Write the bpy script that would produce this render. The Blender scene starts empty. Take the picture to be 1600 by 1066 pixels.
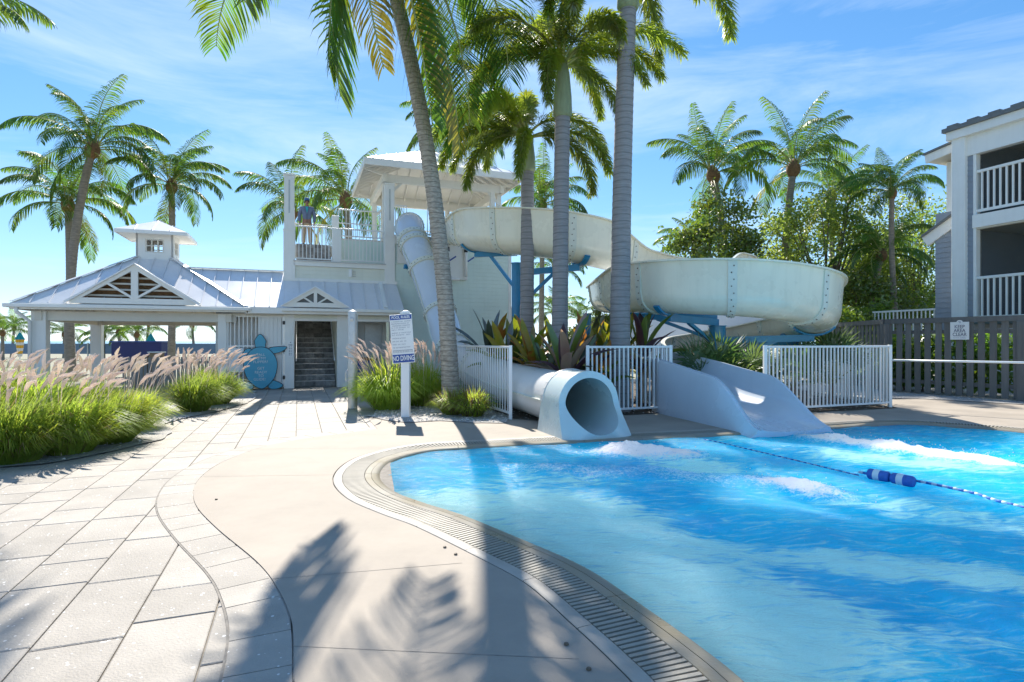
import bpy, bmesh, math, random
import numpy as np
from mathutils import Vector, Matrix, noise

# ------------------------------------------------------------------ camera, sky, sun, exposure
sc = bpy.context.scene
col = sc.collection
R = math.radians
CAM_H = 1.5
cam_d = bpy.data.cameras.new('camera')
cam_d.lens = 20.0
cam_d.sensor_width = 36.0
cam_d.clip_end = 6000.0
cam = bpy.data.objects.new('camera', cam_d)
col.objects.link(cam)
cam.location = (0, 0, CAM_H)
cam.rotation_euler = (R(90), 0, 0)
sc.camera = cam

SUN_EL = R(43.0)
SUN_AZ = R(-15.0)            # measured from +Y towards +X
world = bpy.data.worlds.new('World')
sc.world = world
world.use_nodes = True
wn, wl = world.node_tree.nodes, world.node_tree.links
wn.clear()
w_out = wn.new('ShaderNodeOutputWorld')
w_bg = wn.new('ShaderNodeBackground')
w_bg.inputs['Strength'].default_value = 0.090
sky = wn.new('ShaderNodeTexSky')
sky.sky_type = 'NISHITA'
sky.sun_disc = False
sky.sun_elevation = SUN_EL
sky.sun_rotation = SUN_AZ
sky.air_density = 0.75
sky.dust_density = 0.05
sky.ozone_density = 8.0
# thin cirrus: stretched noise on the view direction
w_tc = wn.new('ShaderNodeTexCoord')
w_map = wn.new('ShaderNodeMapping')
w_map.inputs['Rotation'].default_value = (R(8), R(-22), R(20))
w_map.inputs['Scale'].default_value = (1.1, 1.8, 6.5)
w_no = wn.new('ShaderNodeTexNoise')
w_no.inputs['Scale'].default_value = 1.7
w_no.inputs['Detail'].default_value = 9
w_no.inputs['Roughness'].default_value = 0.62
w_no.inputs['Distortion'].default_value = 0.6
w_rmp = wn.new('ShaderNodeMapRange')
w_rmp.inputs['From Min'].default_value = 0.44
w_rmp.inputs['From Max'].default_value = 0.82
w_rmp.inputs['To Max'].default_value = 0.55
w_mix = wn.new('ShaderNodeMix')
w_mix.data_type = 'RGBA'
w_mix.inputs[7].default_value = (2.9, 3.35, 3.9, 1)
wl.new(w_tc.outputs['Generated'], w_map.inputs['Vector'])
wl.new(w_map.outputs[0], w_no.inputs['Vector'])
wl.new(w_no.outputs['Fac'], w_rmp.inputs['Value'])
wl.new(w_rmp.outputs[0], w_mix.inputs[0])
# soft shoulder on the sky's radiance so that the horizon does not clip
w_a = wn.new('ShaderNodeVectorMath'); w_a.operation = 'MULTIPLY_ADD'
w_a.inputs[1].default_value = (0.13, 0.13, 0.13); w_a.inputs[2].default_value = (1, 1, 1)
w_d = wn.new('ShaderNodeVectorMath'); w_d.operation = 'DIVIDE'
wl.new(sky.outputs[0], w_a.inputs[0])
wl.new(sky.outputs[0], w_d.inputs[0]); wl.new(w_a.outputs[0], w_d.inputs[1])
w_hs = wn.new('ShaderNodeHueSaturation'); w_hs.inputs['Saturation'].default_value = 1.16
wl.new(w_d.outputs[0], w_hs.inputs['Color']); wl.new(w_hs.outputs[0], w_mix.inputs[6])
wl.new(w_mix.outputs[2], w_bg.inputs['Color'])
wl.new(w_bg.outputs[0], w_out.inputs['Surface'])

sun_d = bpy.data.lights.new('sun', 'SUN')
sun_d.energy = 2.3
sun_d.angle = R(0.55)
sun_d.color = (1.0, 0.94, 0.85)
sun = bpy.data.objects.new('sun', sun_d)
col.objects.link(sun)
SUN_DIR = Vector((math.cos(SUN_EL) * math.sin(SUN_AZ), math.cos(SUN_EL) * math.cos(SUN_AZ), math.sin(SUN_EL)))
sun.rotation_euler = SUN_DIR.to_track_quat('Z', 'Y').to_euler()
sun.location = (-10, 40, 30)

sc.view_settings.view_transform = 'Standard'
sc.view_settings.look = 'None'
sc.view_settings.exposure = 1.95
sc.view_settings.gamma = 1.0
sc.render.engine = 'CYCLES'
sc.cycles.max_bounces = 8
sc.cycles.diffuse_bounces = 3
sc.cycles.glossy_bounces = 3
sc.cycles.transmission_bounces = 4
sc.cycles.transparent_max_bounces = 12
sc.cycles.caustics_reflective = False
sc.cycles.caustics_refractive = False
sc.cycles.sample_clamp_indirect = 6.0
sc.cycles.use_denoising = True

# ------------------------------------------------------------------ helpers
rnd = random.Random(7)
FP = 889.0                                  # focal length in photograph pixels


def G(px, py, z=0.0):
    """ground point seen at a photograph pixel"""
    Y = FP * (CAM_H - z) / (py - 533.0)
    return Vector(((px - 800.0) / FP * Y, Y, z))


def at(px, py, Y):
    return Vector(((px - 800.0) / FP * Y, Y, CAM_H - (py - 533.0) / FP * Y))


U2 = Vector((0.936, 0.352, 0)); V2 = Vector((-0.352, 0.936, 0))
BO = Vector((-6.89, 18.0, 0))
BM = Matrix(((U2.x, V2.x, 0, BO.x), (U2.y, V2.y, 0, BO.y), (0, 0, 1, 0), (0, 0, 0, 1)))
BROT = math.atan2(U2.y, U2.x)


def Bw(a, b, z=0.0):
    return BM @ Vector((a, b, z))


ORG = {}


def link(o):
    col.objects.link(o)
    return o


def tag(o, label=None, cat=None, group=None, kind=None):
    if label: o['label'] = label
    if cat: o['category'] = cat
    if group: o['group'] = group
    if kind: o['kind'] = kind
    return o


def empty(name, loc, label=None, cat=None, group=None, kind=None):
    o = bpy.data.objects.new(name, None)
    o.empty_display_size = 0.2
    o.location = loc
    link(o)
    ORG[o.name] = Vector(loc)
    tag(o, label, cat, group, kind)
    return o


class MB:
    def __init__(self, m=None):
        self.v = []; self.f = []; self.mi = []; self.m = m or Matrix.Identity(4); self.cur = 0

    def add(self, vs, fs):
        n = len(self.v)
        m = self.m
        for p in vs:
            self.v.append(m @ Vector(p))
        for f in fs:
            self.f.append(tuple(i + n for i in f)); self.mi.append(self.cur)
        return n

    def box(self, x0, x1, y0, y1, z0, z1):
        vs = [(x0, y0, z0), (x1, y0, z0), (x1, y1, z0), (x0, y1, z0), (x0, y0, z1), (x1, y0, z1), (x1, y1, z1), (x0, y1, z1)]
        self.add(vs, [(0, 3, 2, 1), (4, 5, 6, 7), (0, 1, 5, 4), (1, 2, 6, 5), (2, 3, 7, 6), (3, 0, 4, 7)])
        return self

    def beam(self, p, q, w, h, up=(0, 0, 1)):
        p, q = Vector(p), Vector(q)
        d = (q - p).normalized()
        u = Vector(up)
        s = d.cross(u)
        if s.length < 1e-4:
            s = d.cross(Vector((1, 0, 0)))
        s.normalize(); u = s.cross(d).normalized()
        vs = []
        for c in (p, q):
            for a, b in ((-1, -1), (1, -1), (1, 1), (-1, 1)):
                vs.append(c + s * (a * w / 2) + u * (b * h / 2))
        self.add(vs, [(0, 1, 2, 3), (7, 6, 5, 4), (0, 4, 5, 1), (1, 5, 6, 2), (2, 6, 7, 3), (3, 7, 4, 0)])
        return self

    def prism(self, poly, ext):
        """planar polygon (3d points) extruded by vector ext"""
        n = len(poly); e = Vector(ext)
        vs = [Vector(p) for p in poly] + [Vector(p) + e for p in poly]
        fs = [tuple(range(n))[::-1], tuple(range(n, 2 * n))]
        for i in range(n):
            j = (i + 1) % n
            fs.append((i, j, n + j, n + i))
        self.add(vs, fs)
        return self

    def tube(self, pts, rad, n=10, cap=True, prof=None):
        pts = [Vector(p) for p in pts]
        k = len(pts)
        if not hasattr(rad, '__len__'):
            rad = [rad] * k
        vs = []; ref = None
        for i, p in enumerate(pts):
            d = (pts[min(i + 1, k - 1)] - pts[max(i - 1, 0)]).normalized()
            if ref is None:
                ref = Vector((0, 1, 0)) if abs(d.y) < 0.9 else Vector((1, 0, 0))
            s = (ref - d * ref.dot(d)).normalized(); t = d.cross(s); ref = s
            for j in range(n):
                a = 2 * math.pi * j / n
                vs.append(p + (s * math.cos(a) + t * math.sin(a)) * rad[i])
        fs = []
        for i in range(k - 1):
            for j in range(n):
                jj = (j + 1) % n
                fs.append((i * n + j, i * n + jj, (i + 1) * n + jj, (i + 1) * n + j))
        if cap:
            fs.append(tuple(range(n))[::-1]); fs.append(tuple(range((k - 1) * n, k * n)))
        self.add(vs, fs)
        return self

    def lathe(self, prof, c=(0, 0, 0), n=16):
        c = Vector(c); vs = []; fs = []
        for r, z in prof:
            for j in range(n):
                a = 2 * math.pi * j / n
                vs.append(c + Vector((r * math.cos(a), r * math.sin(a), z)))
        for i in range(len(prof) - 1):
            for j in range(n):
                jj = (j + 1) % n
                fs.append((i * n + j, i * n + jj, (i + 1) * n + jj, (i + 1) * n + j))
        fs.append(tuple(range(n))[::-1]); fs.append(tuple(range((len(prof) - 1) * n, len(prof) * n)))
        self.add(vs, fs)
        return self

    def mesh(self, name, mats, org=Vector((0, 0, 0)), smooth=False):
        me = bpy.data.meshes.new(name)
        me.from_pydata([tuple(p - org) for p in self.v], [], self.f)
        if not isinstance(mats, (list, tuple)): mats = [mats]
        for m in mats: me.materials.append(m)
        if len(mats) > 1:
            me.polygons.foreach_set('material_index', self.mi)
        if smooth:
            me.polygons.foreach_set('use_smooth', [True] * len(me.polygons))
        me.update()
        return me

    def build(self, name, mats, parent=None, smooth=False, org=None, bevel=0, autosmooth=None):
        o0 = ORG[parent.name] if parent is not None else (Vector(org) if org is not None else Vector((0, 0, 0)))
        me = self.mesh(name, mats, o0, smooth)
        o = bpy.data.objects.new(name, me)
        link(o)
        if parent is not None:
            o.parent = parent
        else:
            o.location = o0
        ORG[o.name] = o0
        if autosmooth:
            me.polygons.foreach_set('use_smooth', [True] * len(me.polygons))
            me.set_sharp_from_angle(angle=R(autosmooth))
        if bevel:
            bv = o.modifiers.new('bevel', 'BEVEL'); bv.width = bevel; bv.segments = 2; bv.limit_method = 'ANGLE'
        return o


def inst(name, me, parent, loc, rz=0.0, scale=None, rot=None):
    """object sharing mesh data, placed by world location under a parent Empty or mesh"""
    o = bpy.data.objects.new(name, me)
    link(o)
    if parent is not None:
        o.parent = parent
        loc = Vector(loc) - ORG[parent.name]
    o.location = loc
    o.rotation_euler = rot if rot is not None else (0, 0, rz)
    if scale is not None: o.scale = scale
    ORG[o.name] = Vector(loc)
    return o


def lerp(a, b, t): return a + (b - a) * t


def smooth(a, b, x):
    t = max(0.0, min(1.0, (x - a) / (b - a)))
    return t * t * (3 - 2 * t)


def catmull(P, per=8, closed=False):
    P = [Vector(p) for p in P]; n = len(P); out = []
    rng = n if closed else n - 1
    for i in range(rng):
        if closed:
            p0, p1, p2, p3 = P[(i - 1) % n], P[i], P[(i + 1) % n], P[(i + 2) % n]
        else:
            p0, p1, p2, p3 = P[max(i - 1, 0)], P[i], P[i + 1], P[min(i + 2, n - 1)]
        for k in range(per):
            t = k / per
            out.append(0.5 * ((2 * p1) + (p2 - p0) * t + (2 * p0 - 5 * p1 + 4 * p2 - p3) * t * t + (3 * p1 - p0 - 3 * p2 + p3) * t ** 3))
    if not closed: out.append(P[-1].copy())
    return out


def resample(P, step, closed=False):
    Q = [Vector(p) for p in P]
    if closed: Q = Q + [Q[0]]
    L = [0.0]
    for i in range(1, len(Q)): L.append(L[-1] + (Q[i] - Q[i - 1]).length)
    n = max(2, int(round(L[-1] / step)))
    out = []; j = 0
    for k in range(n + (0 if closed else 1)):
        s = L[-1] * k / n
        while j < len(L) - 2 and L[j + 1] < s: j += 1
        t = (s - L[j]) / max(1e-9, L[j + 1] - L[j])
        out.append(Q[j].lerp(Q[j + 1], t))
    return out


def pip(x, y, poly):
    c = False; n = len(poly); j = n - 1
    for i in range(n):
        xi, yi = poly[i][0], poly[i][1]; xj, yj = poly[j][0], poly[j][1]
        if (yi > y) != (yj > y) and x < (xj - xi) * (y - yi) / (yj - yi) + xi: c = not c
        j = i
    return c


def in_view(p, m=40):
    if p[1] < 0.4: return False
    x = 800 + FP * p[0] / p[1]; y = 533 + FP * (CAM_H - p[2]) / p[1]
    return -m < x < 1600 + m and -m < y < 1066 + m


# ------------------------------------------------------------------ materials
def nodes(name):
    m = bpy.data.materials.new(name); m.use_nodes = True
    nt = m.node_tree; nt.nodes.clear()
    out = nt.nodes.new('ShaderNodeOutputMaterial')
    return m, nt, out


def rgb(c): return (c[0], c[1], c[2], 1.0)


def mulc(c, k): return tuple(min(1.0, x * k) for x in c)


def M(name, c, rough=0.55, var=0.12, scale=3.0, c2=None, bump=0.0, bscale=40.0, spec=0.5, metal=0.0, rand=0.0, stretch=None,
      fleck=None, coat=0.0, streak=0.0, rings=None):
    m, nt, out = nodes(name)
    N, L = nt.nodes, nt.links
    b = N.new('ShaderNodeBsdfPrincipled')
    L.new(b.outputs[0], out.inputs[0])
    geo = N.new('ShaderNodeNewGeometry')
    mp = N.new('ShaderNodeMapping')
    if stretch: mp.inputs['Scale'].default_value = stretch
    L.new(geo.outputs['Position'], mp.inputs[0])
    no = N.new('ShaderNodeTexNoise'); no.inputs['Scale'].default_value = scale; no.inputs['Detail'].default_value = 6; no.inputs['Roughness'].default_value = 0.62
    L.new(mp.outputs[0], no.inputs['Vector'])
    mr = N.new('ShaderNodeMapRange'); mr.inputs['From Min'].default_value = 0.3; mr.inputs['From Max'].default_value = 0.7
    L.new(no.outputs['Fac'], mr.inputs['Value'])
    mx = N.new('ShaderNodeMix'); mx.data_type = 'RGBA'
    mx.inputs[6].default_value = rgb(mulc(c, 1 - var)); mx.inputs[7].default_value = rgb(c2 if c2 else mulc(c, 1 + var))
    L.new(mr.outputs[0], mx.inputs[0])
    res = mx.outputs[2]
    if rand:
        oi = N.new('ShaderNodeObjectInfo')
        hs = N.new('ShaderNodeHueSaturation')
        r2 = N.new('ShaderNodeMapRange'); r2.inputs['To Min'].default_value = 1 - rand; r2.inputs['To Max'].default_value = 1 + rand
        L.new(oi.outputs['Random'], r2.inputs['Value']); L.new(r2.outputs[0], hs.inputs['Value'])
        L.new(res, hs.inputs['Color']); res = hs.outputs[0]
    if streak:
        mp2 = N.new('ShaderNodeMapping'); mp2.inputs['Scale'].default_value = (6, 6, 0.5)
        L.new(geo.outputs['Position'], mp2.inputs[0])
        n3 = N.new('ShaderNodeTexNoise'); n3.inputs['Scale'].default_value = 1.6; n3.inputs['Detail'].default_value = 5
        L.new(mp2.outputs[0], n3.inputs['Vector'])
        r3 = N.new('ShaderNodeMapRange'); r3.inputs['From Min'].default_value = 0.5; r3.inputs['From Max'].default_value = 0.8; r3.inputs['To Max'].default_value = streak
        L.new(n3.outputs['Fac'], r3.inputs['Value'])
        m3 = N.new('ShaderNodeMix'); m3.data_type = 'RGBA'; m3.inputs[7].default_value = rgb(tuple(x * y for x, y in zip(c, (0.55, 0.55, 0.48))))
        L.new(r3.outputs[0], m3.inputs[0]); L.new(res, m3.inputs[6]); res = m3.outputs[2]
    if rings:
        sx = N.new('ShaderNodeSeparateXYZ'); L.new(geo.outputs['Position'], sx.inputs[0])
        nz = N.new('ShaderNodeTexNoise'); nz.inputs['Scale'].default_value = 2.2; nz.inputs['Detail'].default_value = 3
        L.new(geo.outputs['Position'], nz.inputs['Vector'])
        ma = N.new('ShaderNodeMath'); ma.operation = 'MULTIPLY_ADD'; ma.inputs[1].default_value = rings[0] * 0.55
        L.new(nz.outputs['Fac'], ma.inputs[0]); L.new(sx.outputs['Z'], ma.inputs[2])
        pm = N.new('ShaderNodeMath'); pm.operation = 'PINGPONG'; pm.inputs[1].default_value = rings[0] / 2
        L.new(ma.outputs[0], pm.inputs[0])
        rg = N.new('ShaderNodeMapRange'); rg.inputs['From Min'].default_value = rings[0] * 0.02; rg.inputs['From Max'].default_value = rings[0] * 0.13
        rg.inputs['To Min'].default_value = rings[1]; rg.inputs['To Max'].default_value = 0.0
        L.new(pm.outputs[0], rg.inputs['Value'])
        m4 = N.new('ShaderNodeMix'); m4.data_type = 'RGBA'; m4.inputs[7].default_value = rgb(mulc(c, 0.32))
        L.new(rg.outputs[0], m4.inputs[0]); L.new(res, m4.inputs[6]); res = m4.outputs[2]
    if fleck:
        vo = N.new('ShaderNodeTexVoronoi'); vo.inputs['Scale'].default_value = fleck[1]
        n2 = N.new('ShaderNodeTexNoise'); n2.inputs['Scale'].default_value = fleck[1] * 0.35; n2.inputs['Detail'].default_value = 3
        L.new(geo.outputs['Position'], vo.inputs['Vector']); L.new(geo.outputs['Position'], n2.inputs['Vector'])
        ad = N.new('ShaderNodeMath'); ad.operation = 'ADD'
        L.new(vo.outputs['Distance'], ad.inputs[0]); L.new(n2.outputs['Fac'], ad.inputs[1])
        r3 = N.new('ShaderNodeMapRange'); r3.inputs['From Min'].default_value = fleck[2]; r3.inputs['From Max'].default_value = fleck[2] - 0.06
        L.new(ad.outputs[0], r3.inputs['Value'])
        m3 = N.new('ShaderNodeMix'); m3.data_type = 'RGBA'; m3.inputs[7].default_value = rgb(fleck[0])
        L.new(r3.outputs[0], m3.inputs[0]); L.new(res, m3.inputs[6]); res = m3.outputs[2]
    L.new(res, b.inputs['Base Color'])
    rr = N.new('ShaderNodeMapRange'); rr.inputs['To Min'].default_value = max(0.02, rough - 0.1); rr.inputs['To Max'].default_value = min(1, rough + 0.1)
    L.new(no.outputs['Fac'], rr.inputs['Value']); L.new(rr.outputs[0], b.inputs['Roughness'])
    b.inputs['Metallic'].default_value = metal
    b.inputs['Specular IOR Level'].default_value = spec
    if coat:
        b.inputs['Coat Weight'].default_value = coat; b.inputs['Coat Roughness'].default_value = 0.12
    if bump:
        nb = N.new('ShaderNodeTexNoise'); nb.inputs['Scale'].default_value = bscale; nb.inputs['Detail'].default_value = 5
        L.new(mp.outputs[0], nb.inputs['Vector'])
        bp = N.new('ShaderNodeBump'); bp.inputs['Strength'].default_value = bump; bp.inputs['Distance'].default_value = 0.02
        L.new(nb.outputs['Fac'], bp.inputs['Height']); L.new(bp.outputs[0], b.inputs['Normal'])
    return m


def leafM(name, c, tc, mix=0.45, gloss=0.06, rand=0.25, hue=0.03, scale=1.5, c2=None):
    """foliage: diffuse + translucent + a little gloss, tint varies by place and object"""
    m, nt, out = nodes(name)
    N, L = nt.nodes, nt.links
    geo = N.new('ShaderNodeNewGeometry')
    no = N.new('ShaderNodeTexNoise'); no.inputs['Scale'].default_value = scale; no.inputs['Detail'].default_value = 4
    L.new(geo.outputs['Position'], no.inputs['Vector'])
    oi = N.new('ShaderNodeObjectInfo')
    ad = N.new('ShaderNodeMath'); ad.operation = 'MULTIPLY_ADD'; ad.inputs[1].default_value = 0.5
    L.new(oi.outputs['Random'], ad.inputs[0])
    mm = N.new('ShaderNodeMath'); mm.operation = 'MULTIPLY'; mm.inputs[1].default_value = 0.7
    L.new(no.outputs['Fac'], mm.inputs[0]); L.new(mm.outputs[0], ad.inputs[2])
    val = N.new('ShaderNodeMapRange'); val.inputs['From Min'].default_value = 0.2; val.inputs['From Max'].default_value = 0.95
    val.inputs['To Min'].default_value = 1 - rand; val.inputs['To Max'].default_value = 1 + rand
    L.new(ad.outputs[0], val.inputs['Value'])
    hu = N.new('ShaderNodeMapRange'); hu.inputs['From Min'].default_value = 0.3; hu.inputs['From Max'].default_value = 0.7
    hu.inputs['To Min'].default_value = 0.5 - hue; hu.inputs['To Max'].default_value = 0.5 + hue
    L.new(no.outputs['Fac'], hu.inputs['Value'])

    def tint(cc, cc2):
        hs = N.new('ShaderNodeHueSaturation')
        hs.inputs['Color'].default_value = rgb(cc)
        if cc2:
            mx = N.new('ShaderNodeMix'); mx.data_type = 'RGBA'
            mx.inputs[6].default_value = rgb(cc); mx.inputs[7].default_value = rgb(cc2)
            r = N.new('ShaderNodeMapRange'); r.inputs['From Min'].default_value = 0.48; r.inputs['From Max'].default_value = 0.66
            L.new(no.outputs['Fac'], r.inputs['Value']); L.new(r.outputs[0], mx.inputs[0]); L.new(mx.outputs[2], hs.inputs['Color'])
        L.new(val.outputs[0], hs.inputs['Value']); L.new(hu.outputs[0], hs.inputs['Hue'])
        return hs.outputs[0]
    d = N.new('ShaderNodeBsdfDiffuse'); t = N.new('ShaderNodeBsdfTranslucent'); g = N.new('ShaderNodeBsdfGlossy')
    g.inputs['Roughness'].default_value = 0.38
    L.new(tint(c, c2), d.inputs[0]); L.new(tint(tc, c2), t.inputs[0])
    a = N.new('ShaderNodeMixShader'); a.inputs[0].default_value = mix
    L.new(d.outputs[0], a.inputs[1]); L.new(t.outputs[0], a.inputs[2])
    b = N.new('ShaderNodeMixShader'); b.inputs[0].default_value = gloss
    L.new(a.outputs[0], b.inputs[1]); L.new(g.outputs[0], b.inputs[2])
    L.new(b.outputs[0], out.inputs[0])
    return m


mt = {}
mt['deck'] = M('deck_concrete', (0.375, 0.325, 0.265), 0.75, 0.17, 0.9, bump=0.12, bscale=160, spec=0.3, fleck=((0.23, 0.20, 0.165), 120, 0.44))
mt['paver'] = M('shell_paver', (0.385, 0.35, 0.30), 0.7, 0.17, 2.2, bump=0.3, bscale=90, rand=0.09, spec=0.3, fleck=((0.78, 0.75, 0.70), 26, 0.60))
mt['joint'] = M('joint_sand', (0.25, 0.225, 0.19), 0.9, 0.3, 20)
mt['coping'] = M('coping_stone', (0.37, 0.30, 0.18), 0.30, 0.25, 2.0, c2=(0.27, 0.25, 0.21), bump=0.1, bscale=60, rand=0.06, fleck=((0.25, 0.22, 0.15), 60, 0.36))
mt['grate'] = M('grate_bar', (0.34, 0.31, 0.25), 0.55, 0.12, 6, bump=0.1, bscale=90, rand=0.06)
mt['border'] = M('gutter_border', (0.42, 0.38, 0.32), 0.6, 0.12, 5, bump=0.1, bscale=90, rand=0.05)
mt['trough'] = M('gutter_trough', (0.06, 0.055, 0.045), 0.6, 0.3, 10)
mt['gravel'] = M('shell_gravel', (0.42, 0.40, 0.37), 0.85, 0.35, 22, bump=1.0, bscale=55, fleck=((0.78, 0.75, 0.70), 42, 0.62))
mt['shell'] = M('shell_bit', (0.62, 0.58, 0.53), 0.7, 0.3, 30, rand=0.2)
mt['mulch'] = M('mulch', (0.10, 0.075, 0.05), 0.95, 0.4, 25, bump=0.8, bscale=60)
mt['sand'] = M('sandy_ground', (0.36, 0.33, 0.26), 0.95, 0.2, 0.4, c2=(0.30, 0.29, 0.18))
mt['sea'] = M('sea', (0.10, 0.26, 0.34), 0.25, 0.1, 0.05)
mt['white'] = M('white_paint', (0.86, 0.85, 0.80), 0.45, 0.04, 1.5, bump=0.03, bscale=60, streak=0.10)
mt['white2'] = M('white_metal', (0.86, 0.86, 0.83), 0.35, 0.03, 2.0, rand=0.02)
mt['mint'] = M('mint_siding', (0.72, 0.84, 0.76), 0.5, 0.05, 1.2, streak=0.12)
mt['cream'] = M('cream_siding', (0.80, 0.80, 0.68), 0.5, 0.05, 1.2, streak=0.12)
mt['soffit'] = M('soffit_paint', (0.74, 0.71, 0.63), 0.6, 0.05, 2)
mt['roof'] = M('roof_metal', (0.80, 0.80, 0.80), 0.36, 0.05, 1.0, metal=0.15, rand=0.03, streak=0.12)
mt['steel'] = M('galvanised', (0.55, 0.56, 0.55), 0.4, 0.1, 6, metal=0.4)
mt['black'] = M('black_plastic', (0.02, 0.02, 0.022), 0.4, 0.1, 6)
mt['darkwood'] = M('dark_fence_stain', (0.165, 0.165, 0.155), 0.7, 0.16, 2.0, stretch=(8, 8, 0.8), bump=0.15, bscale=30, rand=0.12, spec=0.3)
mt['blue'] = M('blue_steel', (0.015, 0.22, 0.42), 0.35, 0.12, 3, coat=0.2)
mt['flume'] = M('flume_gelcoat', (0.84, 0.79, 0.62), 0.28, 0.07, 0.9, coat=0.35, streak=0.22)
mt['flume_in'] = M('flume_inner', (0.66, 0.70, 0.72), 0.22, 0.04, 1.0, coat=0.4)
mt['skytint'] = M('sky_tinted_gelcoat', (0.64, 0.69, 0.74), 0.26, 0.05, 0.8, coat=0.35, streak=0.06)  # blue of shaded gelcoat reflecting the sky, put into the colour
mt['mouth'] = M('slide_mouth_gelcoat', (0.60, 0.68, 0.66), 0.26, 0.05, 0.9, coat=0.35)
mt['tubegrey'] = M('tube_body_gelcoat', (0.76, 0.74, 0.70), 0.3, 0.06, 0.9, coat=0.3)
mt['flange'] = M('flange_cream', (0.72, 0.73, 0.62), 0.4, 0.06, 4)
mt['bolt'] = M('bolt_rusty', (0.12, 0.09, 0.06), 0.6, 0.3, 30)
mt['turtle'] = M('turtle_blue', (0.08, 0.41, 0.56), 0.4, 0.08, 3)
mt['ink'] = M('black_ink', (0.015, 0.015, 0.02), 0.5, 0.1, 5)
mt['signblue'] = M('sign_blue', (0.015, 0.07, 0.32), 0.4, 0.06, 5)
mt['signtext'] = M('sign_grey_print', (0.16, 0.17, 0.22), 0.5, 0.1, 5)
mt['signfade'] = M('sign_faded_print', (0.52, 0.54, 0.60), 0.5, 0.05, 5)
mt['siding'] = M('grey_blue_siding', (0.28, 0.32, 0.37), 0.6, 0.08, 2.0, streak=0.1)
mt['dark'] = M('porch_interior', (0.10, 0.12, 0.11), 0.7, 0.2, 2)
mt['darkgrey'] = M('roof_edge_grey', (0.16, 0.17, 0.17), 0.6, 0.15, 4)
mt['stone'] = M('stair_stone', (0.25, 0.24, 0.225), 0.75, 0.45, 7, bump=0.5, bscale=14, rand=0.3)
mt['palegrey'] = M('stair_strip', (0.72, 0.72, 0.70), 0.5, 0.1, 6)
mt['bronze'] = M('bronze_fibre', (0.20, 0.11, 0.05), 0.9, 0.4, 14, bump=0.8, bscale=30)
mt['trunk'] = M('coconut_bark', (0.27, 0.235, 0.19), 0.9, 0.35, 5, stretch=(1, 1, 5), bump=0.9, bscale=16, fleck=((0.08, 0.065, 0.05), 5, 0.36))
mt['trunkbig'] = M('hero_coconut_bark', (0.40, 0.36, 0.30), 0.9, 0.42, 9, stretch=(1, 1, 3), bump=1.0, bscale=16, fleck=((0.06, 0.05, 0.04), 5.5, 0.46), rings=(0.11, 0.65))
mt['ringtrunk'] = M('ringed_grey_bark', (0.30, 0.285, 0.28), 0.8, 0.2, 4, stretch=(1, 1, 9), bump=0.5, bscale=20, streak=0.1, rings=(0.145, 0.5))
mt['shaft'] = M('crownshaft', (0.26, 0.30, 0.16), 0.45, 0.18, 4, stretch=(3, 3, 0.6))
mt['bark'] = M('tree_bark', (0.16, 0.135, 0.11), 0.9, 0.3, 9, bump=0.8, bscale=24)
mt['frond'] = leafM('coconut_leaf', (0.058, 0.130, 0.018), (0.19, 0.33, 0.025), 0.45, 0.045, 0.35, 0.03)
mt['frondyel'] = leafM('yellowing_leaf', (0.19, 0.18, 0.03), (0.42, 0.36, 0.03), 0.45, 0.06, 0.3, 0.02)
mt['rachis'] = M('frond_rachis', (0.36, 0.37, 0.12), 0.5, 0.15, 4)
mt['foxtail'] = leafM('foxtail_leaf', (0.10, 0.17, 0.02), (0.48, 0.62, 0.04), 0.55, 0.10, 0.4, 0.035, c2=(0.26, 0.27, 0.03))
mt['tree_leaf'] = leafM('broad_leaf', (0.09, 0.155, 0.022), (0.28, 0.40, 0.03), 0.45, 0.08, 0.35, 0.03, 0.9)
mt['tree_leaf2'] = leafM('dull_leaf', (0.12, 0.175, 0.038), (0.36, 0.46, 0.06), 0.48, 0.07, 0.35, 0.02, 0.8)
mt['hedge'] = leafM('hedge_leaf', (0.12, 0.24, 0.02), (0.36, 0.56, 0.04), 0.5, 0.10, 0.4, 0.03, 1.2)
mt['grass'] = leafM('fountain_grass_blade', (0.17, 0.28, 0.045), (0.50, 0.66, 0.07), 0.52, 0.02, 0.35, 0.04, 1.6, c2=(0.40, 0.42, 0.08))
mt['grasslit'] = leafM('sunlit_grass_blade', (0.23, 0.35, 0.05), (0.62, 0.80, 0.08), 0.52, 0.02, 0.3, 0.03, 1.6, c2=(0.46, 0.50, 0.09))  # brighter copy of the grass: sunlight put into the blade colour
mt['grassdry'] = leafM('dry_grass_blade', (0.20, 0.16, 0.07), (0.32, 0.24, 0.08), 0.45, 0.04, 0.3, 0.02, 1.5)
mt['plume'] = leafM('pink_plume', (0.86, 0.73, 0.65), (0.90, 0.80, 0.72), 0.5, 0.02, 0.15, 0.02, 2.0)
mt['palmetto'] = leafM('palmetto_leaf', (0.07, 0.14, 0.05), (0.18, 0.28, 0.05), 0.35, 0.12, 0.35, 0.04)
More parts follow.
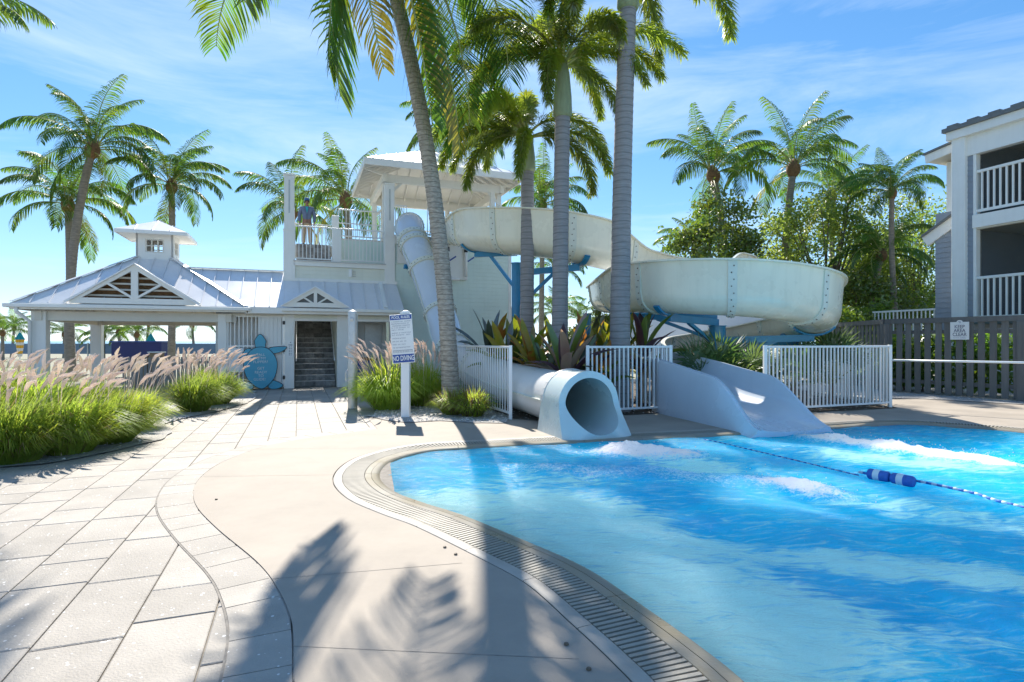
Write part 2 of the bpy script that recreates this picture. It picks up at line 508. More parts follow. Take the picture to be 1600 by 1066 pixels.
CORD = {
    'green': leafM('cordyline_green', (0.10, 0.16, 0.02), (0.30, 0.36, 0.02), 0.4, 0.12, 0.3, 0.03, 3),
    'dark': leafM('cordyline_dark', (0.035, 0.055, 0.03), (0.07, 0.10, 0.03), 0.3, 0.18, 0.3, 0.03, 3),
    'orange': leafM('cordyline_orange', (0.34, 0.13, 0.03), (0.62, 0.24, 0.03), 0.45, 0.1, 0.3, 0.02, 3, c2=(0.36, 0.28, 0.03)),
    'yellow': leafM('cordyline_yellow', (0.33, 0.28, 0.03), (0.58, 0.46, 0.03), 0.45, 0.1, 0.25, 0.02, 3, c2=(0.20, 0.26, 0.02)),
    'purple': leafM('cordyline_purple', (0.075, 0.035, 0.05), (0.16, 0.05, 0.07), 0.35, 0.15, 0.3, 0.02, 3),
    'bronze': leafM('cordyline_bronze', (0.33, 0.20, 0.14), (0.50, 0.30, 0.18), 0.4, 0.12, 0.2, 0.02, 3),
}
# ------------------------------------------------------------------ numpy value noise
_rng = np.random.RandomState(11)
_lat = _rng.rand(256, 256)


def vnoise(x, y):
    xi = np.floor(x).astype(int); yi = np.floor(y).astype(int)
    fx = x - xi; fy = y - yi
    fx = fx * fx * (3 - 2 * fx); fy = fy * fy * (3 - 2 * fy)
    a = _lat[xi & 255, yi & 255]; b = _lat[(xi + 1) & 255, yi & 255]
    c = _lat[xi & 255, (yi + 1) & 255]; d = _lat[(xi + 1) & 255, (yi + 1) & 255]
    return (a * (1 - fx) + b * fx) * (1 - fy) + (c * (1 - fx) + d * fx) * fy


def fbm(x, y, o=4):
    s = 0; a = 0.5; t = 0
    for k in range(o):
        s = s + a * vnoise(x * 2 ** k + 17.3 * k, y * 2 ** k + 9.1 * k); t += a; a *= 0.5
    return s / t


# ------------------------------------------------------------------ ground, sea, deck
def sheet(name, poly, z, mat, kind='structure', holes=()):
    bm = bmesh.new()
    edges = []
    for lp in [poly] + list(holes):
        vs = [bm.verts.new((p[0], p[1], z)) for p in lp]
        for i in range(len(vs)):
            edges.append(bm.edges.new((vs[i], vs[(i + 1) % len(vs)])))
    bmesh.ops.triangle_fill(bm, use_beauty=True, use_dissolve=False, edges=edges, normal=(0, 0, 1))
    for f in bm.faces:
        if f.normal.z < 0: f.normal_flip()
    me = bpy.data.meshes.new(name); bm.to_mesh(me); bm.free()
    me.materials.append(mat)
    o = link(bpy.data.objects.new(name, me))
    if kind: o['kind'] = kind
    ORG[o.name] = Vector((0, 0, 0))
    return o


sheet('ground', [(-700, -120), (700, -120), (700, 300), (-700, 300)], -0.30, mt['sand'])
sheet('sea', [(-4000, 150), (4000, 150), (4000, 5200), (-4000, 5200)], -0.25, mt['sea'])

POOL = [(1.055, 2.5), (.95, 2.82), (.79, 3.2), (.51, 3.8), (.098, 4.34), (-.42, 4.96), (-.79, 5.31), (-1.16, 5.72), (-1.44, 6.26),
        (-1.54, 6.84), (-1.46, 7.36), (-1.07, 7.89), (-.18, 8.18), (.68, 8.44), (1.9, 8.77), (3.8, 9.3), (5.38, 9.87), (6.4, 10.2),
        (7.27, 10.38), (8.0, 10.0), (8.5, 9.45), (9.3, 8.0), (10.3, 6), (10.7, 3), (9.8, 0), (7, -1.6), (3.5, -1.3), (1.9, 0.2), (1.3, 1.5)]
pool = resample(catmull([(x, y, 0) for x, y in POOL], 10, True), 0.06, True)
NP = len(pool)
_area = sum(pool[i].x * pool[(i + 1) % NP].y - pool[(i + 1) % NP].x * pool[i].y for i in range(NP))
pnorm = []
for i in range(NP):
    d = (pool[(i + 2) % NP] - pool[(i - 2) % NP]).normalized()
    n = Vector((d.y, -d.x, 0))
    pnorm.append(n if _area > 0 else -n)      # outward


def poff(i, o):
    i %= NP
    return pool[i] + pnorm[i] * o


CURVE_PX = [(462, 1110), (460, 1064), (456, 972), (432, 916), (400, 876), (340, 826), (308, 792), (303, 768), (316, 744), (348, 722), (400, 702), (460, 688), (560, 674)]
_cv = [Vector((-0.90, -3.9, 0)), Vector((-0.80, 0.9, 0))] + [G(*p) for p in CURVE_PX] + [Vector((-2.30, 9.72, 0))]
curve = resample(catmull(_cv, 14), 0.05)
deck_outer = [tuple(p)[:2] for p in curve] + [(-2.75, 10.9), (-3.0, 13), (-3.25, 19.6), (0, 21.5), (4, 22.5), (12, 22.5), (18, 16.5), (18, -3.9)]
deck = sheet('pool_deck', deck_outer, 0.0, mt['deck'], holes=[[tuple(poff(i, 0.512))[:2] for i in range(NP)]])

# control joints cut across the deck
for k, (p0, p1) in enumerate((((G(459, 1010), G(905, 1030))), ((G(425, 905), G(722, 880))), ((G(318, 745), G(528, 742))), ((G(400, 702), G(600, 700))))):
    d_ = (p1 - p0).normalized(); n_ = Vector((-d_.y, d_.x, 0)) * .0022; z_ = Vector((0, 0, .0012))
    jb = MB(); jb.add([p0 + n_ + z_, p0 - n_ + z_, p1 - n_ + z_, p1 + n_ + z_], [(0, 1, 2, 3)])
    jb.build('control_joint', mt['joint'], deck)

# ------------------------------------------------------------------ paved path with single pavers
path = sheet('paved_path', [(-16, -3.9), (-0.7, -3.9), (-0.5, 3.0), (-1.5, 7), (-1.9, 9.5), (-2.5, 11), (-2.9, 20), (-4, 24), (-22, 20), (-22, 4)], -0.022, mt['joint'])


def chamfer_slab(b=0.006):
    mb = MB()
    # unit slab with a small chamfer baked for a 0.4 x 0.6 stone; x, y in -.5...5
    bx, by = b / 0.4, b / 0.6
    lo = [(-.5, -.5, -.05), (.5, -.5, -.05), (.5, .5, -.05), (-.5, .5, -.05)]
    mid = [(x, y, -b * 0.7) for x, y, _ in lo]
    top = [((abs(x) - bx) * (1 if x > 0 else -1), (abs(y) - by) * (1 if y > 0 else -1), 0) for x, y, _ in lo]
    mb.add(lo + mid + top, [(8, 9, 10, 11)] + [(i, (i + 1) % 4, 4 + (i + 1) % 4, 4 + i) for i in range(4)] + [(4 + i, 4 + (i + 1) % 4, 8 + (i + 1) % 4, 8 + i) for i in range(4)])
    return mb


slab_me = chamfer_slab().mesh('paver', mt['paver'])
pv = []
pr = random.Random(3)
for k in range(-26, 12):
    p0 = -0.83 + 0.4 * k
    q = -1.0 + pr.random() * 0.8
    while q < 22:
        ln = pr.choice((0.42, 0.62, 0.62, 0.82, 0.82))
        pc, qc = p0 + 0.2, q + ln / 2
        c = U2 * pc + V2 * qc
        corners = [U2 * (pc + i * 0.2) + V2 * (qc + j * ln / 2) for i, j in ((-1, -1), (1, -1), (1, 1), (-1, 1))]
        vis = any(in_view(x, 5) for x in corners + [c]) or c.length < 3.8
        under = all(pip(x.x, x.y, deck_outer) for x in corners)
        rel = c - BO
        inside_b = rel.dot(V2) > 0.2 and rel.dot(U2) > -9
        if vis and not under and not inside_b and c.x > -13:
            pv.append((c, ln))
        q += ln
LEFT_BED_PX = [(-500, 770), (-200, 752), (0, 731), (60, 727), (150, 712), (205, 699), (248, 688), (266, 677), (258, 668), (262, 661), (300, 652), (345, 642), (385, 631), (402, 621), (398, 613), (380, 606)]
left_bed = [tuple(G(*p))[:2] for p in LEFT_BED_PX] + [(-9.3, 16.6), (-14.5, 14.4), (-20, 11)]
pv = [p for p in pv if not all(pip(p[0].x + dx, p[0].y + dy, left_bed) for dx in (-.3, .3) for dy in (-.3, .3))]
pv.sort(key=lambda t: t[0].length + (0 if in_view(t[0], 60) else 99))
for i, (c, ln) in enumerate(pv[:300]):
    inst('paver', slab_me, path, c + Vector((0, 0, -0.006 - 0.0015 * pr.random())), BROT, (0.392, ln - 0.008, 1))
if len(pv) > 300:
    mb = MB()
    for c, ln in pv[300:]:
        mb.m = Matrix.Translation(c + Vector((0, 0, -0.0065))) @ Matrix.Rotation(BROT, 4, 'Z')
        mb.box(-0.196, 0.196, -ln / 2 + .004, ln / 2 - .004, -0.04, 0)
    o = mb.build('far_pavers', mt['paver'], path); o['kind'] = 'stuff'
print('pavers', len(pv))

# curved border course beside the deck
cn = []
for i in range(len(curve)):
    d = (curve[min(i + 1, len(curve) - 1)] - curve[max(i - 1, 0)]).normalized()
    cn.append(Vector((-d.y, d.x, 0)))
jm = MB()
n0 = len(curve)
vs = []
for i in range(n0):
    vs += [curve[i] + cn[i] * 0.300 + Vector((0, 0, -0.0035)), curve[i] + cn[i] * 0.312 + Vector((0, 0, -0.0035))]
jm.add(vs, [(2 * i, 2 * i + 2, 2 * i + 3, 2 * i + 1) for i in range(n0 - 1)])
jm.build('course_joint', mt['joint'], path)
i = 0
while i < n0 - 2:
    st = pr.choice((6, 7, 8, 9))
    j = min(i + st, n0 - 1)
    seg = list(range(i, j + 1))
    ctr = curve[(i + j) // 2]
    if ctr.y > -1.5:
        top = []; g = 0.004
        for k in seg:
            t = (curve[min(k + 1, n0 - 1)] - curve[max(k - 1, 0)]).normalized()
            e = t * (g if k == i else (-g if k == j else 0))
            top.append((curve[k] + cn[k] * 0.010 + e, curve[k] + cn[k] * 0.298 + e))
        z = -0.002 - 0.001 * pr.random()
        poly = [p[0] for p in top] + [p[1] for p in reversed(top)]
        poly = [Vector((p.x, p.y, z)) for p in poly]
        mb = MB(); mb.prism([p + Vector((0, 0, -0.05)) for p in poly], (0, 0, 0.05))
        mb.build('border_paver', mt['paver'], path)
    i = j

# ------------------------------------------------------------------ pool edge: coping, gutter grating, border
vis_i = [in_view(poff(i, 0.2), 60) or poff(i, 0.2).length < 3.4 for i in range(NP)]
edge_mb = MB()
vs = []
for i in range(NP):
    for o, z in ((0.0, -1.2), (0.0, -0.10), (0.16, -0.06), (0.17, -0.055), (0.42, -0.055), (0.54, -0.055)):
        p = poff(i, o); vs.append((p.x, p.y, z))
fs = []
for i in range(NP):
    j = (i + 1) % NP
    for k in range(5):
        fs.append((i * 6 + k, i * 6 + k + 1, j * 6 + k + 1, j * 6 + k))
edge_mb.add(vs, fs)
pool_edge = edge_mb.build('pool_edge', mt['trough'])
pool_edge['kind'] = 'structure'


def ring_piece(name, i0, i1, prof, mat, gap=0.003):
    vs = []; n = len(prof); idx = list(range(i0, i1 + 1))
    for q, i in enumerate(idx):
        t = (pool[(i + 1) % NP] - pool[(i - 1) % NP]).normalized()
        e = t * (gap if q == 0 else (-gap if q == len(idx) - 1 else 0))
        for o, z in prof:
            p = poff(i, o) + e; vs.append((p.x, p.y, z))
    fs = []
    for q in range(len(idx) - 1):
        for k in range(n - 1):
            fs.append((q * n + k, q * n + k + 1, (q + 1) * n + k + 1, (q + 1) * n + k))
    fs.append(tuple(range(n))); fs.append(tuple(range((len(idx) - 1) * n, len(idx) * n))[::-1])
    mb = MB(); mb.add(vs, fs)
    return mb.build(name, mat, pool_edge, autosmooth=40)


COP1 = [(-0.005, -0.2), (-0.005, -0.045), (0.004, -0.024), (0.022, -0.010), (0.05, -0.003), (0.098, 0.0), (0.098, -0.05)]
COP2 = [(0.102, -0.05), (0.102, -0.001), (0.168, 0.001), (0.172, -0.004), (0.172, -0.05)]
BOR = [(0.412, -0.05), (0.412, 0.0), (0.416, 0.003), (0.496, 0.003), (0.502, -0.002), (0.502, -0.05)]
step = 16
for i in range(0, NP, step):
    j = min(i + step, NP)
    if not any(vis_i[k % NP] for k in range(i, j + 1)): continue
    ring_piece('coping_stone', i, j, COP1, mt['coping'])
    ring_piece('coping_stone', i, j, COP2, mt['coping'])
for i in range(0, NP, 12):
    j = min(i + 12, NP)
    if not any(vis_i[k % NP] for k in range(i, j + 1)): continue
    ring_piece('gutter_border', i, j, BOR, mt['border'])
# grating bars: 0.042 m pitch
fine = resample(pool, 0.042, True)
NF = len(fine)
bar_me = MB().box(-0.012, 0.012, 0.176, 0.408, -0.03, 0.001).mesh('grate_bar', mt['grate'])
bars = []
for i in range(NF):
    d = (fine[(i + 3) % NF] - fine[(i - 3) % NF]).normalized()
    n = Vector((d.y, -d.x, 0)) if _area > 0 else Vector((-d.y, d.x, 0))
    p = fine[i] + n * 0.29
    if in_view(p, 40) or p.length < 3.4:
        bars.append((p.length if in_view(p, 20) else 99, fine[i], math.atan2(n.y, n.x) - math.pi / 2))
bars.sort(key=lambda t: t[0])
for d, p, a in bars[:300]:
    inst('grate_bar', bar_me, pool_edge, p, a)
mb = MB()
for d, p, a in bars[300:]:
    mb.m = Matrix.Translation(p) @ Matrix.Rotation(a, 4, 'Z')
    mb.box(-0.012, 0.012, 0.176, 0.408, -0.03, 0.001)
if mb.v:
    o = mb.build('far_grate_bars', mt['grate'], pool_edge); o['kind'] = 'stuff'
print('bars', len(bars))

# ------------------------------------------------------------------ water
st = 0.034
gx = np.arange(-1.75, 10.9, st); gy = np.arange(1.2, 10.6, st)
X, Y = np.meshgrid(gx, gy)
wx = X + 0.55 * (fbm(X * 0.9 + 3, Y * 0.9) - 0.5); wy = Y + 0.55 * (fbm(X * 0.9 + 40, Y * 0.9 + 7) - 0.5)
Z = np.zeros_like(X)
wr = np.random.RandomState(5)
for k in range(46):
    lam = 0.16 * (1.95 / 0.16) ** (wr.rand() ** 1.15)
    th = wr.normal(0.9, 0.85)
    kx, ky = 2 * np.pi / lam * np.cos(th), 2 * np.pi / lam * np.sin(th)
    Z += 0.0036 * lam ** 0.75 * np.sin(kx * wx + ky * wy + wr.rand() * 6.28) * (0.5 + vnoise(X * 0.7 + k, Y * 0.7 - k))


def blob(cx, cy, lx, ly, ang):
    c, s = math.cos(ang), math.sin(ang)
    dx, dy = X - cx, Y - cy
    a = (dx * c + dy * s) / lx; b = (-dx * s + dy * c) / ly
    return np.exp(-(a * a + b * b))


chop = fbm(X * 5, Y * 5, 3); chop2 = fbm(X * 14 + 5, Y * 14, 3)
ja = math.atan2(-0.936, 0.45)
foam_c = (1.25 * blob(1.80, 7.72, 0.62, 0.26, math.radians(-20)) + 0.55 * blob(1.5, 7.9, 0.3, 0.22, 0)
          + 1.25 * blob(5.20, 8.45, 0.95, 0.24, math.atan2(-1.57, 1.1)) + 0.9 * blob(5.75, 7.6, 0.9, 0.24, math.atan2(-1.3, 1.25))
          + 0.85 * blob(2.98, 5.98, 0.50, 0.17, math.atan2(-0.82, 0.55)) + 0.35 * blob(0.55, 6.75, 0.8, 0.3, -.4) + 0.3 * blob(2.0, 6.5, 0.9, 0.35, -.5))
Z += foam_c * (0.05 + 0.10 * (chop - 0.4) + 0.05 * (chop2 - 0.4)) * (foam_c > 0.12)
streak = fbm((X * 0.55 + Y * 0.83) * 1.2, (X * 0.83 - Y * 0.55) * 5.5, 5)
foam = np.clip(foam_c * (0.45 + 1.1 * streak) * (0.55 + 0.9 * chop2), 0, 2)
# pale drifting areas in the water colour
edge_d = np.full(X.shape, 9.0)
pp = np.array([(p.x, p.y) for p in pool[::3]])
for (ax, ay) in pp:
    edge_d = np.minimum(edge_d, np.hypot(X - ax, Y - ay))
pale_c = (1.5 * np.exp(-(edge_d / 0.55) ** 2) * (Y < 5.9) * np.clip((6.1 - Y) / 1.0, 0, 1)
          + 1.15 * blob(0.45, 5.35, 1.0, 0.55, -0.75) + 1.0 * blob(1.2, 4.3, 0.7, 0.35, -0.9) + 0.8 * blob(1.6, 3.2, 0.6, 0.35, -1.0)
          + 0.85 * blob(2.35, 3.95, 0.75, 0.24, -0.35) + 0.6 * blob(3.2, 3.6, 0.8, 0.22, -0.4) + 0.8 * blob(2.3, 7.0, 0.9, 0.4, -0.5)
          + 0.9 * blob(5.0, 7.3, 1.2, 0.55, -0.6) + 0.55 * blob(3.6, 5.3, 0.9, 0.3, -0.5) + 0.5 * blob(4.2, 4.6, 0.9, 0.25, -0.4)
          + 0.45 * blob(2.6, 2.9, 0.8, 0.2, -0.3) + 0.5 * blob(0.6, 6.4, 0.8, 0.25, -0.4))
pale = np.clip((pale_c * (0.35 + 1.25 * streak) - 0.16) / 0.75, 0, 1)
fine_st = fbm((X * 0.5 + Y * 0.86) * 3.0, (X * 0.86 - Y * 0.5) * 16.0, 4)
pale = np.clip(pale + 0.55 * np.clip(fine_st - 0.56, 0, 1) * (0.6 + 2.2 * pale), 0, 1)
inside = np.zeros(X.shape, bool)
poly = [tuple(poff(i, 0.03))[:2] for i in range(0, NP, 2)]
xs_, ys_ = X.ravel(), Y.ravel()
cc = np.zeros(xs_.shape, bool)
for a in range(len(poly)):
    x1, y1 = poly[a]; x0, y0 = poly[a - 1]
    if y1 == y0: continue
    m_ = ((y1 > ys_) != (y0 > ys_)) & (xs_ < (x0 - x1) * (ys_ - y1) / (y0 - y1) + x1)
    cc ^= m_
inside = cc.reshape(X.shape)
idx = -np.ones(X.shape, int)
cell = inside[:-1, :-1] & inside[1:, :-1] & inside[:-1, 1:] & inside[1:, 1:]
used = np.zeros(X.shape, bool)
used[:-1, :-1] |= cell; used[1:, :-1] |= cell; used[:-1, 1:] |= cell; used[1:, 1:] |= cell
idx[used] = np.arange(used.sum())
verts = np.stack([X[used], Y[used], -0.030 + Z[used] * np.clip(edge_d[used] / 0.25, 0.35, 1)], 1)
ii, jj_ = np.nonzero(cell)
faces = np.stack([idx[ii, jj_], idx[ii, jj_ + 1], idx[ii + 1, jj_ + 1], idx[ii + 1, jj_]], 1)
me = bpy.data.meshes.new('pool_water')
me.vertices.add(len(verts)); me.vertices.foreach_set('co', verts.ravel())
me.loops.add(faces.size); me.loops.foreach_set('vertex_index', faces.ravel().astype(np.int32))
me.polygons.add(len(faces)); me.polygons.foreach_set('loop_start', np.arange(0, faces.size, 4, dtype=np.int32))
me.polygons.foreach_set('use_smooth', [True] * len(faces))
at1 = me.attributes.new('foam', 'FLOAT', 'POINT'); at1.data.foreach_set('value', foam[used].astype(np.float32))
at2 = me.attributes.new('pale_mask', 'FLOAT', 'POINT'); at2.data.foreach_set('value', pale[used].astype(np.float32))
me.update(calc_edges=True); me.validate()
water = link(bpy.data.objects.new('pool_water', me)); water['kind'] = 'structure'
ORG[water.name] = Vector((0, 0, 0))

m, nt, out = nodes('pool_water')
N, L = nt.nodes, nt.links
b = N.new('ShaderNodeBsdfPrincipled')
fa = N.new('ShaderNodeAttribute'); fa.attribute_name = 'foam'
ba = N.new('ShaderNodeAttribute'); ba.attribute_name = 'pale_mask'
geo = N.new('ShaderNodeNewGeometry')
n1 = N.new('ShaderNodeTexNoise'); n1.inputs['Scale'].default_value = 1.1; n1.inputs['Detail'].default_value = 5; n1.inputs['Distortion'].default_value = 1.0
L.new(geo.outputs['Position'], n1.inputs['Vector'])
deep = N.new('ShaderNodeMix'); deep.data_type = 'RGBA'
deep.inputs[6].default_value = (0.0, 0.48, 0.90, 1); deep.inputs[7].default_value = (0.0, 0.62, 0.97, 1)
r1 = N.new('ShaderNodeMapRange'); r1.inputs['From Min'].default_value = 0.35; r1.inputs['From Max'].default_value = 0.65
L.new(n1.outputs['Fac'], r1.inputs['Value']); L.new(r1.outputs[0], deep.inputs[0])
pl = N.new('ShaderNodeMix'); pl.data_type = 'RGBA'; pl.inputs[7].default_value = (0.44, 0.98, 1.0, 1)
mp0 = N.new('ShaderNodeMapping'); mp0.inputs['Rotation'].default_value = (0, 0, R(33)); mp0.inputs['Scale'].default_value = (1.0, 5.0, 1)
L.new(geo.outputs['Position'], mp0.inputs[0])
ns = N.new('ShaderNodeTexNoise'); ns.inputs['Scale'].default_value = 2.2; ns.inputs['Detail'].default_value = 9; ns.inputs['Roughness'].default_value = 0.68; ns.inputs['Distortion'].default_value = 1.6
L.new(mp0.outputs[0], ns.inputs['Vector'])
sc1 = N.new('ShaderNodeMath'); sc1.operation = 'MULTIPLY_ADD'; sc1.inputs[1].default_value = 2.6; sc1.inputs[2].default_value = -1.30
L.new(ns.outputs['Fac'], sc1.inputs[0])
sc2 = N.new('ShaderNodeMath'); sc2.operation = 'MULTIPLY_ADD'; sc2.inputs[1].default_value = 0.80
L.new(ba.outputs['Fac'], sc2.inputs[0]); L.new(sc1.outputs[0], sc2.inputs[2])
sc3 = N.new('ShaderNodeMapRange'); sc3.inputs['From Min'].default_value = -0.02; sc3.inputs['From Max'].default_value = 0.75; sc3.interpolation_type = 'SMOOTHSTEP'
L.new(sc2.outputs[0], sc3.inputs['Value'])
L.new(sc3.outputs[0], pl.inputs[0]); L.new(deep.outputs[2], pl.inputs[6])
# break foam edges with fine noise
n2 = N.new('ShaderNodeTexNoise'); n2.inputs['Scale'].default_value = 30; n2.inputs['Detail'].default_value = 8; n2.inputs['Roughness'].default_value = 0.75; n2.inputs['Distortion'].default_value = 0.5
L.new(geo.outputs['Position'], n2.inputs['Vector'])
fm = N.new('ShaderNodeMath'); fm.operation = 'MULTIPLY_ADD'; fm.inputs[1].default_value = 1.7
sb = N.new('ShaderNodeMath'); sb.operation = 'SUBTRACT'; sb.inputs[1].default_value = 0.5
L.new(n2.outputs['Fac'], sb.inputs[0]); L.new(sb.outputs[0], fm.inputs[0]); L.new(fa.outputs['Fac'], fm.inputs[2])
cl = N.new('ShaderNodeMapRange'); cl.inputs['From Min'].default_value = 0.16; cl.inputs['From Max'].default_value = 0.72; cl.interpolation_type = 'SMOOTHSTEP'
L.new(fm.outputs[0], cl.inputs['Value'])
fx = N.new('ShaderNodeMix'); fx.data_type = 'RGBA'; fx.inputs[7].default_value = (0.86, 0.90, 0.92, 1)
L.new(cl.outputs[0], fx.inputs[0]); L.new(pl.outputs[2], fx.inputs[6])
L.new(fx.outputs[2], b.inputs['Base Color'])
ro = N.new('ShaderNodeMapRange'); ro.inputs['To Min'].default_value = 0.23; ro.inputs['To Max'].default_value = 0.6
L.new(cl.outputs[0], ro.inputs['Value']); L.new(ro.outputs[0], b.inputs['Roughness'])
b.inputs['IOR'].default_value = 1.33
b.subsurface_method = 'BURLEY'
b.inputs['Subsurface Weight'].default_value = 1.0
b.inputs['Subsurface Radius'].default_value = (0.8, 1.0, 1.0)
b.inputs['Subsurface Scale'].default_value = 5.0
n3 = N.new('ShaderNodeTexNoise'); n3.inputs['Scale'].default_value = 8; n3.inputs['Detail'].default_value = 6; n3.inputs['Roughness'].default_value = 0.62; n3.inputs['Distortion'].default_value = 1.2
mp = N.new('ShaderNodeMapping'); mp.inputs['Rotation'].default_value = (0, 0, R(30)); mp.inputs['Scale'].default_value = (1, 2.2, 1)
L.new(geo.outputs['Position'], mp.inputs[0]); L.new(mp.outputs[0], n3.inputs['Vector'])
bp = N.new('ShaderNodeBump'); bp.inputs['Strength'].default_value = 1.0; bp.inputs['Distance'].default_value = 0.05
L.new(n3.outputs['Fac'], bp.inputs['Height'])
n5 = N.new('ShaderNodeTexNoise'); n5.inputs['Scale'].default_value = 34; n5.inputs['Detail'].default_value = 3
L.new(mp.outputs[0], n5.inputs['Vector'])
bp2 = N.new('ShaderNodeBump'); bp2.inputs['Strength'].default_value = 0.35; bp2.inputs['Distance'].default_value = 0.012
L.new(n5.outputs['Fac'], bp2.inputs['Height']); L.new(bp.outputs[0], bp2.inputs['Normal']); L.new(bp2.outputs[0], b.inputs['Normal'])
L.new(b.outputs[0], out.inputs[0])
water.data.materials.append(m)
# thrown droplets above the churned water
dr = random.Random(31); dmb = MB()
for (cx, cy, lx, ly, ang, n_) in ((1.80, 7.72, .55, .22, R(-20), 130), (5.20, 8.45, .85, .20, math.atan2(-1.57, 1.1), 200), (5.75, 7.6, .8, .2, math.atan2(-1.3, 1.25), 100), (2.98, 5.98, .42, .14, math.atan2(-.82, .55), 70)):
    for _ in range(n_):
        a_, b_ = dr.gauss(0, .7) * lx, dr.gauss(0, .7) * ly
        c_ = Vector((cx + a_ * math.cos(ang) - b_ * math.sin(ang), cy + a_ * math.sin(ang) + b_ * math.cos(ang), .0 + abs(dr.gauss(0, .05))))
        s_ = dr.uniform(.003, .010)
        dmb.add([c_ + Vector(q) * s_ for q in ((1, 0, 0), (-1, 0, 0), (0, 1, 0), (0, -1, 0), (0, 0, 1), (0, 0, -1))], [(0, 2, 4), (2, 1, 4), (1, 3, 4), (3, 0, 4), (2, 0, 5), (1, 2, 5), (3, 1, 5), (0, 3, 5)])
drops = dmb.build('water_droplets', M('droplet_white', (.85, .9, .92), .3, .03, 5)); drops['kind'] = 'stuff'
tag(drops, 'white droplets thrown up below the slide exits', 'splash')
# pool floor below
sheet('pool_floor', [tuple(poff(i, 0.0))[:2] for i in range(NP)], -1.2, mt['sea'])

# ------------------------------------------------------------------ planting beds
def bits(name, poly, n, seed, parent, zr=(0.0, 0.012), size=(0.012, 0.035), mat=None):
    r = random.Random(seed); mb = MB()
    xs = [p[0] for p in poly]; ys = [p[1] for p in poly]; k = 0; t = 0
    while k < n and t < n * 20:
        t += 1
        x, y = r.uniform(min(xs), max(xs)), r.uniform(min(ys), max(ys))
        if not pip(x, y, poly): continue
        s = r.uniform(*size); a = r.uniform(0, 6.28)
        c = Vector((x, y, parent_z + r.uniform(*zr)))
        q = [c + Vector((math.cos(a + i * 2.1) * s * r.uniform(.6, 1.2), math.sin(a + i * 2.1) * s * r.uniform(.6, 1.2), r.uniform(-.3, .5) * s)) for i in range(3)]
        mb.add(q + [c + Vector((0, 0, s * 0.5))], [(0, 1, 3), (1, 2, 3), (2, 0, 3)])
        k += 1
    o = mb.build(name, mat or mt['shell'], parent); o['kind'] = 'stuff'
    return o


def wobble(poly, amp, seed, step=0.15):
    P = resample([Vector((p[0], p[1], 0)) for p in poly], step, True)
    return [(p.x + amp * (noise.noise(Vector((p.x * 2.3, p.y * 2.3, seed)))), p.y + amp * (noise.noise(Vector((p.x * 2.3, p.y * 2.3, seed + 9))))) for p in P]


parent_z = 0.012
lb = sheet('planting_bed_left', wobble(left_bed, 0.10, 1.0), parent_z, mt['gravel'])
bits('loose_shells', left_bed, 2600, 4, lb)
rb_poly = [tuple(G(*p))[:2] for p in [(572, 651), (600, 657), (640, 661), (690, 658), (740, 662), (790, 661)]] + [(0.0, 11.05), (-1.0, 14), (-2.0, 16.5), (-3.1, 16.3), (-3.0, 13), (-2.8, 11.4)]
rb = sheet('planting_bed_sign', wobble(rb_poly, 0.10, 5.0), parent_z, mt['gravel'])
bits('loose_shells', rb_poly, 1500, 6, rb)
mid_poly = [(0.06, 10.95), (0.6, 10.6), (1.45, 11.18), (3.36, 11.9), (4.3, 12.0), (5.0, 11.5), (8.62, 12.72), (8.6, 14), (9.0, 19), (4, 21), (-1.5, 19.5), (-2.0, 16.5)]
md = sheet('planting_bed_slide', wobble(mid_poly, 0.06, 9.0), parent_z, mt['mulch'])
bits('loose_shells', mid_poly, 2500, 8, md)
fence_bed = [(8.8, 15.0), (9.6, 14.9), (10.6, 14.7), (11.4, 14.0), (12.3, 13.0), (13.4, 11.6), (16, 8), (18, 8), (18, 22), (9, 22)]
fb = sheet('planting_bed_fence', wobble(fence_bed, 0.14, 14.0), parent_z, mt['gravel'])
bits('loose_shells', fence_bed, 1500, 15, fb)
# ------------------------------------------------------------------ building helpers
def clip_poly(P, axis, val, keep_greater):
    out = []; n = len(P)
    for i in range(n):
        a, b = P[i], P[(i + 1) % n]
        da, db = a[axis] - val, b[axis] - val
        if not keep_greater: da, db = -da, -db
        if da >= 0: out.append(a)
        if (da > 0 and db < 0) or (da < 0 and db > 0):
            t = da / (da - db)
            out.append(tuple(a[k] + (b[k] - a[k]) * t for k in range(2)))
    return out


def roof_face(parent, poly, mat, width=0.42, thick=0.03, name='roof_panel', seam=True):
    """standing-seam roof face: one object per panel, seam rib standing at its edge"""
    P = [Vector(p) for p in poly]
    n = (P[1] - P[0]).cross(P[2] - P[0]).normalized()
    if n.z < 0: n = -n
    h = Vector((0, 0, 1)).cross(n)
    h = h.normalized() if h.length > 1e-4 else Vector((1, 0, 0))
    s = n.cross(h).normalized()
    if s.z < 0: s = -s
    o = P[0]
    Q = [((p - o).dot(h), (p - o).dot(s)) for p in P]
    x0, x1 = min(q[0] for q in Q), max(q[0] for q in Q)
    k = max(1, round((x1 - x0) / width)); w = (x1 - x0) / k
    for i in range(k):
        a, b = x0 + i * w, x0 + (i + 1) * w
        C = clip_poly(clip_poly(Q, 0, a + 0.001, True), 0, b - 0.001, False)
        if len(C) < 3: continue
        pts = [o + h * c[0] + s * c[1] for c in C]
        mb = MB(); mb.prism([p - n * thick for p in pts], n * thick)
        if seam and i > 0:
            e = sorted([c for c in C if abs(c[0] - a) < 0.004], key=lambda c: c[1])
            if len(e) >= 2 and e[-1][1] - e[0][1] > 0.08:
                mb.beam(o + h * (a + 0.012) + s * (e[0][1] + .01) + n * 0.016, o + h * (a + 0.012) + s * (e[-1][1] - .01) + n * 0.016, 0.02, 0.034, n)
        mb.build(name, mat, parent)


